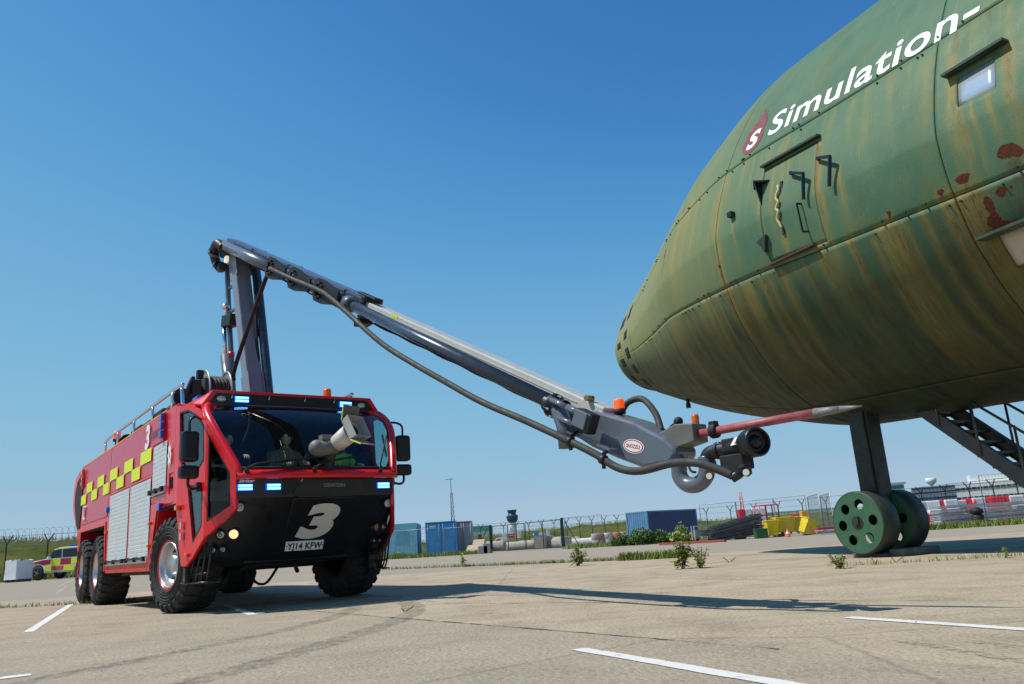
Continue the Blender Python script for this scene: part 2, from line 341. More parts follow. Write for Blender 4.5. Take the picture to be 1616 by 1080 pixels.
# ================================================================ AIRCRAFT RIG
AZ = -.489; D = np.array([math.sin(AZ), math.cos(AZ), 0.]); N = np.array([D[1], -D[0], 0.]); GEAR = np.array([6.865, 14.401, 0.]); ORI = GEAR + D*7.5
SK = np.array([0, .35, 1, 2, 3.5, 5, 7, 9.5, 13., 21.])
KB = np.array([.353, .952, 1.195, 1.565, 2.209, 2.814, 3.166, 3.278, 3.351, 3.36]); KT = np.array([5.86, 6.73, 7.137, 7.736, 8.621, 9.382, 10.013, 10.1, 10.297, 10.3])
KZ = np.array([5.044, 4.352, 4.089, 3.681, 3.144, 2.73, 2.332, 2.28, 2.18, 2.17]); KM = np.array([5.399, 5.29, 5.308, 5.348, 5.444, 5.564, 5.6, 5.453, 5.325, 5.32])
def pchip(yk, x):
    h = np.diff(SK); dl = np.diff(yk)/h; mm = np.zeros(len(SK)); mm[0] = dl[0]; mm[-1] = dl[-1]
    for i in range(1, len(SK)-1): mm[i] = 0 if dl[i-1]*dl[i] <= 0 else 2*dl[i-1]*dl[i]/(dl[i-1]+dl[i])
    i = np.clip(np.searchsorted(SK, x)-1, 0, len(SK)-2); t = (x-SK[i])/h[i]
    return (2*t**3-3*t**2+1)*yk[i]+(t**3-2*t**2+t)*h[i]*mm[i]+(-2*t**3+3*t**2)*yk[i+1]+(t**3-t**2)*h[i]*mm[i+1]
def hull(s, th, off=0.):
    """point of the fuselage skin: s metres aft of the nose, th degrees round (90 top, 180 port, 270 keel)"""
    s = np.asarray(s, float); t = np.radians(np.asarray(th, float))
    B, T, L, Mm = (pchip(k, s) for k in (KB, KT, KZ, KM)); c, z = np.cos(t), np.sin(t); e = np.where(z > 0, 2/1.388, 1.)
    # blend the exponent so that the widest line stays smooth
    lat = B*np.sign(c)*np.abs(c)**np.where(z > 0, e, 1.); zz = Mm + np.where(z > 0, T-Mm, Mm-L)*np.sign(z)*np.abs(z)**e
    if np.any(off):
        k = off/np.maximum(B, .3); lat = lat*(1+k); zz = Mm + (zz-Mm)*(1+off/np.maximum(np.where(z > 0, T-Mm, Mm-L), .3))
    return ORI - D*s[..., None] + N*lat[..., None] + np.array([0, 0, 1.])*zz[..., None]
def hp(s, th, off=0.): return Vector(hull(np.array([s]), np.array([th]), off)[0])
def vn1(x, seed, f):           # smooth 1D value noise
    r_ = np.random.RandomState(seed).rand(4096); q = x*f + 500; i = np.floor(q).astype(int); t = q-i; t = t*t*(3-2*t)
    return r_[i % 4096]*(1-t) + r_[(i+1) % 4096]*t
STREAKS = []   # s0, th0, width, length in degrees, strength, channel
def stk(s0, t0, w, ln_, a, ch): STREAKS.append((s0, t0, w, ln_, a, ch))
rr = random.Random(3)
for k in range(34): stk(rr.uniform(2.2, 6.8), rr.uniform(140, 176), rr.uniform(.02, .06), rr.uniform(15, 50), rr.uniform(.25, .7), 0)
for k in range(48): stk(rr.uniform(6.9, 13), 153+rr.uniform(-1, 2), rr.uniform(.012, .05), rr.uniform(6, 26), rr.uniform(.2, .6), 0)
for k in range(36): stk(3+10*rr.random()**.8, 195.5+rr.uniform(-1, 2), rr.choice((.02, .03, .05, .09, .14)), rr.uniform(18, 60), rr.uniform(.35, .95), 0)
for k in range(22): stk(rr.uniform(5, 13), 195.5+rr.uniform(-1, 3), rr.uniform(.02, .06), rr.uniform(12, 50), rr.uniform(.3, .8), 1)
for s0 in (6.82, 6.86, 6.9): stk(s0, 154, .045, 60, .8, 0)
for s0, t0, ln_ in ((7.71, 196, 40), (10.32, 193, 36), (11.1, 193, 44), (11.25, 193, 40), (11.45, 191.5, 30), (6.81, 188, 30), (6.92, 195, 34), (4.62, 160, 24), (9.58, 195, 26)):
    stk(s0, t0, .055, ln_, 1., 0); stk(s0+.015, t0, .03, ln_*.8, 1., 1)
for s0, t0, w, ln_ in ((9.24, 160, .06, 36), (9.30, 166, .05, 40), (9.02, 193, .1, 24), (8.0, 168, .04, 18), (9.68, 171, .05, 26), (8.44, 186, .07, 16), (11.5, 163, .06, 32), (12.26, 163, .07, 34), (11.62, 172, .05, 26), (11.78, 172, .03, 24), (12.0, 172, .035, 18), (11.54, 158, .05, 12), (8.26, 160, .03, 30), (8.6, 160, .02, 10), (7.33, 171, .025, 22), (5.6, 150, .05, 40), (5.2, 152, .06, 44), (5.95, 150, .04, 36), (4.2, 160, .05, 38)): stk(s0, t0, w, ln_, .95, 0)
for s0, t0, w, ln_ in ((9.26, 162, .03, 34), (12.26, 164, .035, 22), (11.62, 172.5, .03, 14), (11.56, 153.5, .04, 9), (12.02, 153.5, .03, 6), (4.66, 162, .035, 11), (9.05, 193.5, .07, 14), (11.5, 195, .12, 30), (12.1, 192, .1, 30)): stk(s0, t0, w, ln_, .85, 1)
PATCH = [(11.45, 191.6, .10, 1.1), (12.05, 189.8, .12, 1.6), (12.16, 191, .07, 1.2), (11.82, 197.6, .07, 1.2), (11.63, 199.5, .06, 2.), (11.6, 203.4, .09, 1.6), (11.75, 204.6, .16, .6), (11.95, 197.2, .03, .6), (11.12, 192.6, .05, .8), (10.33, 192.8, .035, .7), (11.6, 172.3, .035, .5), (8.02, 196, .03, .5), (6.82, 187.5, .03, .8), (4.62, 161, .03, 2.5)]
def stain(S, T):
    out = np.zeros(S.shape+(3,))
    wob = (vn1(T, 5, .12)-.5)*.05
    for s0, t0, w, ln_, a, ch in STREAKS:
        k = (T-t0)/ln_; m_ = (k > -.02) & (k < 1)
        if not m_.any(): continue
        ww = w*(1+.6*np.clip(k, 0, 1)); e = np.exp(-((S+wob-s0)/ww)**2)*np.clip(1-k, 0, 1)**.8*np.clip((k+.02)*40, 0, 1)*a
        out[..., ch] = np.where(m_, out[..., ch] + e*(1-out[..., ch]), out[..., ch])
    for s0, t0, ws, wt in PATCH:
        d = ((S-s0)/ws)**2 + ((T-t0)/wt)**2
        out[..., 2] = np.maximum(out[..., 2], np.clip((2.2-d)/2.2, 0, 1))
    return np.clip(out, 0, 1)
def hull_mat():
    m, n, l, b = nodes_of('weathered_green_paint'); P = coord(n, l)
    at = n.new('ShaderNodeAttribute'); at.attribute_name = 'stain'; sx = n.new('ShaderNodeSeparateColor'); l.new(at.outputs['Color'], sx.inputs[0])
    uv = n.new('ShaderNodeUVMap').outputs[0]
    def uvn(sx_, sy_, sc, det=5):
        mp = n.new('ShaderNodeMapping'); mp.inputs['Scale'].default_value = (sx_, sy_, 1); l.new(uv, mp.inputs['Vector']); return noise(n, l, sc, det, .6, mp.outputs[0])
    o = ramp(n, l, noise(n, l, .6, 6, .6, P), [(.3, (.058, .128, .072)), (.5, (.074, .152, .086)), (.72, (.094, .176, .098))])
    sep0 = n.new('ShaderNodeSeparateXYZ'); l.new(uv, sep0.inputs[0])
    o = mix(n, l, o, (.30, .285, .11), ramp(n, l, mapr(n, l, sep0.outputs[0], 7.6, 1.0), [(0., 0.), (.25, .38), (1., .72)]))
    # chalked vertical bands, algae film and painted underside shade
    o = mix(n, l, o, (.15, .21, .115), ramp(n, l, uvn(5, .06, 1.), [(.5, 0.), (.78, .3)]))
    o = mix(n, l, o, (.17, .16, .045), ramp(n, l, uvn(1.3, .10, 1., 8), [(.50, 0.), (.78, .5)]))
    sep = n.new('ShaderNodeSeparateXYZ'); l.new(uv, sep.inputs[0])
    low = ramp(n, l, mapr(n, l, sep.outputs[1], 192, 240), [(0., 0.), (.35, .62), (1., .92)])  # underside shade painted into the colour along with olive dirt, deeper towards the keel
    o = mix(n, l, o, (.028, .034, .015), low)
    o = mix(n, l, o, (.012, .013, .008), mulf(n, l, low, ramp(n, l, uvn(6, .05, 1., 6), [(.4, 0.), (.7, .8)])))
    ft = mulf(n, l, sx.outputs[0], ramp(n, l, uvn(22, .16, 1., 5), [(.28, .35), (.62, 1.)]))
    o = mix(n, l, o, ramp(n, l, uvn(3, .3, 1., 4), [(.35, (.30, .215, .035)), (.65, (.36, .24, .06))]), mulf(n, l, ft, ramp(n, l, low, [(.0, .82), (.9, .38)])))
    rt_ = mulf(n, l, sx.outputs[1], ramp(n, l, uvn(48, .35, 1., 8), [(.36, .1), (.60, 1.)]))
    o = mix(n, l, o, ramp(n, l, uvn(9, .4, 1., 4), [(.35, (.055, .03, .012)), (.65, (.13, .055, .014))]), mulv(n, l, rt_, .9))
    o = mix(n, l, o, ramp(n, l, noise(n, l, 30, 5, .7, P), [(.35, (.05, .012, .006)), (.65, (.12, .03, .013))]), ramp(n, l, addf(n, l, sx.outputs[2], noise(n, l, 16, 8, .75, P)), [(.96, 0.), (1.02, 1.)]))
    o = mix(n, l, o, (.30, .23, .06), mulf(n, l, ramp(n, l, low, [(.0, 1.), (.9, .15)]), ramp(n, l, uvn(26, .12, 1., 9), [(.62, 0.), (.70, .5)])))
    o = mix(n, l, o, (.03, .028, .016), ramp(n, l, uvn(31, .10, 1., 9), [(.66, 0.), (.73, .5)]))
    o = mix(n, l, o, (.03, .035, .02), ramp(n, l, noise(n, l, 24, 9, .8, P), [(.66, 0.), (.74, .6)]))
    l.new(o, b.inputs['Base Color'])
    b.inputs['Specular IOR Level'].default_value = .2
    l.new(ramp(n, l, noise(n, l, 3, 5, .6, P), [(.3, .48), (.7, .68)]), b.inputs['Roughness'])
    h = n.new('ShaderNodeMath'); h.operation = 'MULTIPLY_ADD'; h.inputs[1].default_value = 6.; l.new(noise(n, l, .55, 3, .5, P), h.inputs[0]); l.new(noise(n, l, 40, 4, .7, P), h.inputs[2])
    bumpn(n, l, b, h.outputs[0], .35, .012); return m
def addf(n, l, a, b_):
    t = n.new('ShaderNodeMath'); t.operation = 'ADD'; l.new(a, t.inputs[0]); l.new(b_, t.inputs[1]); return t.outputs[0]
def mulf(n, l, a, b_):
    t = n.new('ShaderNodeMath'); t.operation = 'MULTIPLY'; l.new(a, t.inputs[0]); l.new(b_, t.inputs[1]); return t.outputs[0]
def mulv(n, l, a, v):
    t = n.new('ShaderNodeMath'); t.operation = 'MULTIPLY'; l.new(a, t.inputs[0]); t.inputs[1].default_value = v; return t.outputs[0]
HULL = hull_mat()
rig = empty('aircraft_trainer', tuple(GEAR), 0, 'rust streaked green steel mock aircraft nose standing on drum wheels', 'aircraft')
rig_off = Vector(tuple(GEAR))
def rel(p): return V(p) - rig_off
def lines(a, b_, step, extra=()):
    k = max(2, int(abs(b_-a)/step)+1); q = list(np.linspace(a, b_, k))
    for e in extra:
        if a < e < b_:
            j = int(np.argmin([abs(x-e) for x in q])); q[j] = e
    return np.array(sorted(set(q)))
def hull_panel(name, s0, s1, t0, t1, ds, dt, holes=(), gap=.004, off=0., thick=.03, parent=None, mtl=None):
    sa = lines(s0+gap, s1-gap, ds, [h for q in holes for h in q[:2]])
    gt = math.degrees(gap/3.); ta = lines(t0+gt, t1-gt, dt, [h for q in holes for h in q[2:]])
    S, T = np.meshgrid(sa, ta, indexing='ij'); X = hull(S, T, off) - np.array(rig_off); Y = hull(S, T, off-thick) - np.array(rig_off)
    ns, n_t = S.shape; idx = np.arange(ns*n_t).reshape(ns, n_t)
    keep = np.ones((ns-1, n_t-1), bool); sc = (sa[:-1]+sa[1:])/2; tc = (ta[:-1]+ta[1:])/2
    for a, b_, c, d in holes: keep &= ~(((sc > a) & (sc < b_))[:, None] & ((tc > c) & (tc < d))[None])
    i, j = np.nonzero(keep); F = np.stack([idx[i, j], idx[i+1, j], idx[i+1, j+1], idx[i, j+1]], 1)
    verts = X.reshape(-1, 3); faces = F.tolist()
    # rim along outer border and hole borders
    nb = len(verts); verts = np.concatenate([verts, Y.reshape(-1, 3)])
    kp = np.pad(keep, 1)
    for a, b_ in zip(*np.nonzero(keep)):
        if not kp[a, b_+1]: faces.append([idx[a, b_], idx[a, b_+1], idx[a, b_+1]+nb, idx[a, b_]+nb])
        if not kp[a+2, b_+1]: faces.append([idx[a+1, b_+1], idx[a+1, b_], idx[a+1, b_]+nb, idx[a+1, b_+1]+nb])
        if not kp[a+1, b_]: faces.append([idx[a+1, b_], idx[a, b_], idx[a, b_]+nb, idx[a+1, b_]+nb])
        if not kp[a+1, b_+2]: faces.append([idx[a, b_+1], idx[a+1, b_+1], idx[a+1, b_+1]+nb, idx[a, b_+1]+nb])
    used = np.zeros(len(verts), bool); used[np.unique(np.concatenate([np.array(f) for f in faces]))] = True
    re = np.cumsum(used)-1; faces = [[int(re[q]) for q in f] for f in faces]; verts = verts[used]
    S2 = np.concatenate([S.ravel(), S.ravel()])[used]; T2 = np.concatenate([T.ravel(), T.ravel()])[used]
    me = bpy.data.meshes.new(name); me.from_pydata(verts.tolist(), [], faces); nF = len(F)
    me.polygons.foreach_set('use_smooth', [True]*nF + [False]*(len(faces)-nF))
    ca = me.attributes.new('stain', 'FLOAT_COLOR', 'POINT'); st_ = stain(S2, T2); ca.data.foreach_set('color', np.concatenate([st_, np.ones((len(st_), 1))], 1).ravel())
    ul = me.uv_layers.new(name='UVMap'); lv = np.zeros(len(me.loops), int); me.loops.foreach_get('vertex_index', lv)
    ul.data.foreach_set('uv', np.stack([S2[lv], T2[lv]], 1).ravel())
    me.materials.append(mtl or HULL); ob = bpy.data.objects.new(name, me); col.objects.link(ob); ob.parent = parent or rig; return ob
DOOR = (8.03, 9.22, 160., 193.4); WIN = (11.60, 12.10, 164.4, 171.8); WIN2 = (11.56, 12.25, 206.6, 215.)
rings = [(.0, 1.75), (1.75, 6.85), (6.85, 11.27), (11.27, 16.), (16., 21.)]
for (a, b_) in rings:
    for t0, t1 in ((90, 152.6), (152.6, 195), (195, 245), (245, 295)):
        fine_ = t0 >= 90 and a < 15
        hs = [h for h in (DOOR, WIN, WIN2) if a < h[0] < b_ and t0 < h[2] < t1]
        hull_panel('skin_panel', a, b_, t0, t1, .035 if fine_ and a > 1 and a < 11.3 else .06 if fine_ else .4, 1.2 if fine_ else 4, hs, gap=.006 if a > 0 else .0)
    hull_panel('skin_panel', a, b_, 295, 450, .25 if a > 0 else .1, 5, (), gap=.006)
INNER = mat('primed_inner_steel', (.012, .013, .011), .8)
q = MB(); ss = np.concatenate([np.linspace(0, 1, 8), np.linspace(1.4, 21, 30)]); tt = np.linspace(0, 360, 61)
q.grid([[tuple(rel(Vector(p))) for p in hull(np.full(61, s_), tt, -.028)] for s_ in ss]); q.build('inner_hull', INNER, rig)
q = MB(); q.add([tuple(rel(Vector(p))) for p in hull(np.full(60, 0.), tt[:-1], 0.)], [list(range(60))]); q.build('nose_cap', HULL, rig)
q = MB(); q.add([tuple(rel(Vector(p))) for p in hull(np.full(60, 21.), tt[:-1], 0.)], [list(range(60))]); q.build('rear_bulkhead', HULL, rig)
DKG = mat('dark_green_steel', (.022, .045, .03), .5, dirt=(.12, .06, .02), da=.5, vs_=4); RUST = mat('rusty_steel', (.07, .032, .015), .85, var=.4, vs_=8, bump=.5)
BLK = mat('black_steel', (.012, .012, .013), .45, var=.3)
# door leaf, drip rails, hooks, handle, chain
door = hull_panel('door', *DOOR, .035, 1.2, (), gap=.008, off=-.004)
def rail(name, s0, t0, s1, t1, o0, w, h, m, k=10):
    pts = [rel(hp(s0+(s1-s0)*i/k, t0+(t1-t0)*i/k, o0)) for i in range(k+1)]; b_ = MB()
    for i in range(k): b_.bar(pts[i], pts[i+1]+(pts[i+1]-pts[i])*.02, w, h, tuple(N))
    return b_.build(name, m, rig)
rail('drip_rail', 8.0, 159.4, 9.26, 159.2, .05, .035, .10, DKG); rail('door_sill', 8.03, 193.8, 9.0, 192.8, .03, .03, .06, RUST)
rail('window_hood', 11.46, 163.2, 12.28, 162.6, .07, .035, .15, DKG); rail('window_hood', 11.38, 206, 12.4, 205, .08, .04, .17, DKG)
def hook(name, pts, r=.016):
    b_ = MB(); P_ = [rel(hp(s_, t_, o_)) for s_, t_, o_ in pts]
    for i in range(len(P_)-1): b_.bar(P_[i], P_[i+1], r*2, r*2)
    return b_.build(name, BLK, rig)
hook('hook', [(8.73, 166.1, .0), (8.73, 166.1, .06), (9.08, 169.2, .12), (9.03, 180, .06)], .022); hook('hook', [(9.29, 165.9, 0), (9.29, 165.9, .06), (9.63, 168.5, .14), (9.55, 179, .07)], .022)
hook('door_handle', [(8.92, 180.5, 0), (8.90, 180.5, .08), (8.90, 188.6, .08), (8.93, 188.8, 0)], .012)
b_ = MB(); b_.prism([rel(hp(7.8, 164.2, 0)), rel(hp(8.2, 164.2, 0)), rel(hp(8.02, 164.4, .22))], (0, 0, -.03)); b_.prism([rel(hp(8.02, 164.8, .0)), rel(hp(8.02, 164.8, .18)), rel(hp(8.06, 172, .0))], tuple(.02*D)); b_.build('bracket', BLK, rig)
b_ = MB(); b_.prism([rel(hp(7.9, 186.4, 0)), rel(hp(8.12, 185.2, 0)), rel(hp(8.03, 190, 0))], tuple(-N*.07)); b_.build('bracket', DKG, rig)
b_ = MB(); c_ = rel(hp(7.32, 170, .0)); b_.box(c_ - V(*N)*.05, (.1, .1, .09), -AZ); b_.build('bracket', BLK, rig)
CREAM = mat('weathered_cream_rope', (.55, .42, .2), .9, var=.3, vs_=20)
b_ = MB(); b_.tube([rel(hp(8.44+.03*math.sin(i*1.9), 168+i*1.55, .03)) for i in range(12)], .022, 6, 3); b_.build('rope', CREAM, rig)
b_ = MB(); b_.bar(rel(hp(8.50, 167, .012)), rel(hp(8.46, 187, .012)), .05, .02, tuple(N)); b_.build('latch_bar', BLK, rig)
# cockpit window: bright sheet behind the opening
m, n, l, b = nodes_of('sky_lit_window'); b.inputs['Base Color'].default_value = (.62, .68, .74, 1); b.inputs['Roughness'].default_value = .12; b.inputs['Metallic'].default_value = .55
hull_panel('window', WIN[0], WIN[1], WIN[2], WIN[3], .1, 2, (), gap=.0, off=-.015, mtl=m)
hull_panel('window', WIN2[0], WIN2[1], WIN2[2], WIN2[3], .1, 2, (), gap=.0, off=-.018, mtl=mat('weathered_pale_board', (.45, .38, .31), .8))
# rows of small openings round the nose
VENT = mat('dark_opening', (.006, .007, .006), .8)
for s0, ts in ((1.2, (150, 172, 194, 212, 231, 250)), (.66, (150, 178, 202, 227, 250))):
    for t0 in ts: hull_panel('nose_vent', s0, s0+.26, t0-5.5, t0+5.5, .07, 2, (), gap=0, off=.006, thick=.02, mtl=VENT)
# rivets and studs beside the seams
b_ = MB()
for i in range(70):
    s_, t_ = rr.uniform(2.4, 12.9), rr.choice((151.6, 153.6, 194, 196.4)); p = rel(hp(s_, t_, .0)); b_.cyl(p, p - V(*N)*.03, .014, n=6)
tag(b_.build('seam_stud', BLK, rig), kind='stuff')
b_ = MB(); p = rel(hp(2.75, 246, 0)); b_.cyl(p, p-V(0, 0, .14), .04); b_.cyl(p-V(0, 0, .1), p-V(0, 0, .2), .055); b_.build('drain_cock', BLK, rig)
# lettering and flame badge draped on the skin
def drape(name, vv, ff, s0, t0, slope, sc_s, sc_t, m, lift=.008):
    vs_ = []
    for a, b2 in vv:
        s_ = s0 + a*sc_s; vs_.append(rel(hp(s_, t0 + (s_-s0)*slope - b2*sc_t, lift)))
    q = MB(); q.add(vs_, ff); return q.build(name, m, rig, recalc=False)
LET = mat('white_vinyl_lettering', (.78, .79, .78), .5, var=.05)
vv, ff = text_mesh('Simulation-', 1., .02, .016, 1., 1.06, .12); w_ = max(a for a, b2 in vv)
drape('lettering', vv, ff, 7.86, 148.9, 1.05, (11.86-7.86)/w_, 9.6, LET)
DRED = mat('dark_red_vinyl', (.17, .018, .022), .55)
fl = [(math.cos(t), math.sin(t)) for t in np.linspace(R(150), R(390), 22)] + [(1.0, .9), (.95, 1.7), (.8, 1.35), (.75, 2.3), (.55, 1.8), (.35, 2.75), (.2, 2.0), (.05, 2.3), (-.1, 1.5), (-.3, 1.75), (-.5, 1.1), (-.8, 1.2)]
tri = tessellate_polygon([[Vector((a, b2, 0)) for a, b2 in fl]])
bm = bmesh.new(); bv = [bm.verts.new((a, b2, 0)) for a, b2 in fl]; [bm.faces.new([bv[i] for i in t]) for t in tri]
for ax in (0, 1):
    for t in np.arange(-1, 2.8, .3): bmesh.ops.bisect_plane(bm, geom=bm.verts[:]+bm.edges[:]+bm.faces[:], plane_co=(t, t, 0), plane_no=(1-ax, ax, 0))
bm.verts.index_update(); fv = [(v.co.x-.12*v.co.y, v.co.y) for v in bm.verts]; ffl = [[v.index for v in f.verts] for f in bm.faces]; bm.free()
drape('flame_badge', fv, ffl, 7.42, 146.8, 0., .27, 4.0, DRED, .007)
vv, ff = text_mesh('S', 1., .1, .04, 1.7, 1., .1); cx = max(a for a, b2 in vv)/2
drape('badge_letter', [(a-cx, b2-.36) for a, b2 in vv], ff, 7.44, 146.4, 0., .34, 7.4, LET, .012)
# nose gear strut and drum wheels
STR = mat('strut_green_steel', (.018, .028, .022), .5, dirt=(.10, .07, .03), da=.5)
wn = Vector((5.62, 13.90, 0)); ax_ = V(*N); ah = V(*D)
mid = wn + ax_*.62; mid.z = 0
q = MB(); q.bar(rel(mid + V(0, 0, .55)), rel(mid + V(0, 0, 2.55)), .34, .36, tuple(D)); q.build('gear_strut', STR, rig, .02)
q = MB(); q.bar(rel(mid + V(0, 0, .55) - ax_*.215), rel(mid + V(0, 0, 2.55) - ax_*.215), .30, .05, tuple(N)); q.build('strut_plate', STR, rig, .01)
DRUM = mat('drum_green_paint', (.04, .12, .062), .5, dirt=(.03, .05, .03), da=.5, vs_=3); DRUM2 = mat('drum_tread_shaded_green', (.026, .040, .027), .55, dirt=(.03, .04, .03), da=.6, vs_=3)  # tread green darkened to paint in the shadow on the far drum
RW = .525
def drum(center, name='drum_wheel'):
    w = MB(); c = rel(center); n_ = 48
    circ = lambda r_, cx, cy, k: [(cx+r_*math.cos(2*math.pi*i/k), cy+r_*math.sin(2*math.pi*i/k)) for i in range(k)]
    holes = [circ(.088, .315*math.cos(R(a)), .315*math.sin(R(a)), 20) for a in (105, 48, -6, -62, -127, 174)]
    holes2 = [[(-x, z) for x, z in h] for h in holes]
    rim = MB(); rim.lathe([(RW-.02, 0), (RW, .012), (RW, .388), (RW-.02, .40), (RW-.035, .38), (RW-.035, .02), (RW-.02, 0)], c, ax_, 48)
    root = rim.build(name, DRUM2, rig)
    for off_, s_ in ((.0, -1), (.395, 1)):
        f_ = MB(); o = c + ax_*(off_ + (.014 if s_ < 0 else -.0)); f_.plate(circ(RW-.025, 0, 0, 48), holes if s_ < 0 else holes2, o, ah if s_ < 0 else -ah, (0, 0, 1), .012); f_.build('drum_face', DRUM, root)
    hb = MB(); hb.cyl(c - ax_*.012, c + ax_*.41, .055); hb.box(c - ax_*.02 + V(0, 0, .03), (.03, .09, .13), math.atan2(N[1], N[0])); hb.cyl(c-ax_*.003, c+ax_*.01, .115, n=24); hb.build('hub', STR, root)
    return root
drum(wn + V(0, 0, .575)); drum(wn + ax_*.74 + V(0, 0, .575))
q = MB(); q.cyl(rel(wn + V(0, 0, .575)), rel(wn + ax_*1.1 + V(0, 0, .575)), .05); q.build('axle', STR, rig)
# concrete footing under the drums
CONC = mat('old_block_concrete', (.16, .15, .13), .9, var=.3, vs_=3, bump=.8, bs=25, dirt=(.05, .05, .04))
q = MB(); q.box((.1, 0, .027), (1.1, .62, .054)); q.box((.12, -.44, .06), (.95, .26, .12)); q.box((.12, .42, .05), (.75, .2, .10))
o = q.build('concrete_footing', CONC, None, .015); o.location = tuple(mid + V(0, 0, .0)); o.rotation_euler = (0, 0, math.atan2(N[1], N[0])); tag(o, 'low grey concrete block under the green drum wheels', 'block')
# boarding stairs under the belly
st = empty('boarding_stairs', tuple(GEAR - D*5.2), 0, 'grey steel boarding stairs rising into the belly of the green mock aircraft', 'stairs')
so_ = Vector(st.location); GREY = mat('galvanised_stair_steel', (.10, .105, .105), .5, .6, dirt=(.12, .07, .03), da=.6, vs_=5, bump=.2); DGR = mat('stair_blue_grey', (.03, .035, .05), .5)
def sp_(s_, lat, z): return Vector(tuple(ORI - D*s_ + N*lat)) + V(0, 0, z) - so_
L0, L1 = -.42, .46; sA, zA = 8.0, 2.62; sB, zB = 10.75, 0.0
for lat, nm in ((L0, 'stringer'), (L1, 'stringer')):
    q = MB(); a, b2 = sp_(sA, lat, zA), sp_(sB, lat, zB+.1); q.bar(a, b2, .012, .22, (0, 0, 1)); dn = (b2-a).normalized(); u_ = dn.cross(V(*N)).normalized()
    for e in (-.105, .105): q.bar(a + u_*e + V(*N)*(.04 if lat < 0 else -.04), b2 + u_*e + V(*N)*(.04 if lat < 0 else -.04), .075, .012, tuple(u_))
    q.build(nm, GREY, st)
for k in range(13):
    t = (k+.5)/13; q = MB(); s_, z_ = sA+(sB-sA)*t, zA+(zB+.02-zA)*t
    q.box(sp_(s_, .02, z_), (.20, .84, .035), math.atan2(-D[1], -D[0])); q.bar(sp_(s_-.1, L0+.03, z_-.03), sp_(s_-.1, L1-.03, z_-.03), .012, .06); q.build('tread', DGR, st)
for lat in (L0-.02, L1+.02):
    q = MB(); q.tube([sp_(sA+.1, lat, zA+.62), sp_(sB, lat, zB+1.0)], .022, 8); q.build('handrail', DGR, st)
    for t in (.2, .42, .64, .86):
        q = MB(); s_, z_ = sA+(sB-sA)*t, zA+(zB-zA)*t; q.tube([sp_(s_, lat, z_-.05), sp_(s_, lat, z_+.92)], .02, 8); q.build('rail_post', GREY if lat < 0 else DGR, st)
q = MB(); q.box(sp_(sB+.05, .02, .05), (.4, 1.1, .1), math.atan2(-D[1], -D[0])); q.build('foot_plate', DGR, st)
# ================================================================ AIRPORT FIRE ENGINE
RED = mat('fire_red_paint', (.68, .004, .008), .32, coat=.25, var=.03); DKRED = mat('crimson_body_film', (.54, .012, .042), .36, coat=.3, var=.04, dirt=(.42, .03, .06), da=.15)
BLACK = mat('satin_black_body', (.007, .007, .008), .34, var=.2, dirt=(.018, .017, .016), da=.4); RUB = mat('tyre_rubber', (.022, .021, .020), .82, var=.3, vs_=6, bump=.3, bs=80, dirt=(.085, .076, .066), da=.55)
SILV = mat('polished_alloy', (.58, .58, .58), .36, .9, var=.12, dirt=(.26, .23, .2), da=.5); ALU = mat('shutter_aluminium', (.62, .65, .66), .45, .35, var=.05, dirt=(.36, .36, .35), da=.3)
YEL = mat('fluorescent_yellow_film', (.66, .74, .0), .45, var=.05); WHT = mat('white_film', (.75, .75, .74), .5, var=.04); LGR = mat('grey_lettering_film', (.62, .62, .60), .6, var=.06)
CHAS = mat('chassis_black', (.008, .008, .008), .7, var=.3); BGR = mat('boom_blue_grey_paint', (.105, .122, .155), .32, coat=.35, var=.06, dirt=(.08, .09, .10), da=.35); CRM = mat('boom_cream_grey_paint', (.50, .50, .45), .4, coat=.2, var=.05, dirt=(.3, .29, .25), da=.3)
BGO = mat('boom_outer_slate_paint', (.055, .068, .098), .3, coat=.4, var=.08, dirt=(.10, .105, .11), da=.3); BGD = mat('boom_dark_steel', (.010, .011, .014), .5, var=.2); GUID = mat('guide_black', (.004, .004, .005), .55); HOSE = mat('rubber_hose', (.035, .033, .028), .7, var=.2, bump=.2, bs=120); DPIPE = mat('waterway_tube_paint', (.03, .045, .07), .3, coat=.3, var=.1)
CHR = mat('chrome', (.8, .8, .82), .12, 1., var=.03); GRIT = mat('monitor_grey_casting', (.14, .135, .125), .55, var=.15, bump=.3, dirt=(.06, .05, .04)); BEIGE = mat('monitor_cream_barrel', (.60, .56, .47), .5, var=.08)
BLUE_L = emit('blue_strobe_lit', (.0, .06, .9), 1.6); BLUE_W = emit('strobe_led_row', (.10, .45, 1.), 7.); BLUE_D = mat('blue_lens', (.004, .03, .42), .15, coat=.5); AMB = mat('amber_lens', (.75, .13, .0), .2, coat=.4); AMBL = emit('amber_lens_lit', (1., .11, .008), .55)
LENS = mat('lamp_lens', (.55, .55, .52), .1, .4); HL = emit('headlamp_lit', (1., .68, .36), 1.1); REFL = mat('lamp_reflector', (.35, .34, .32), .15, .9)
WGLASS = glass('windscreen_glass', (.74, .86, .85), .01, .03); SGLASS = glass('side_glass', (.66, .88, .88), .01, .05); DGLASS = glass('dark_tinted_glass', (.22, .28, .26), .01, .03)
T0 = Vector((-3.86, 12.40, 0)); TRZ = R(-53.2)
truck = empty('airport_fire_engine', T0, TRZ, 'red six wheeled airport fire engine with its extending boom raised', 'fire engine')
def P(name, b_, m, parent=None, bevel=0., **k): return b_.build(name, m, parent or truck, bevel, **k)
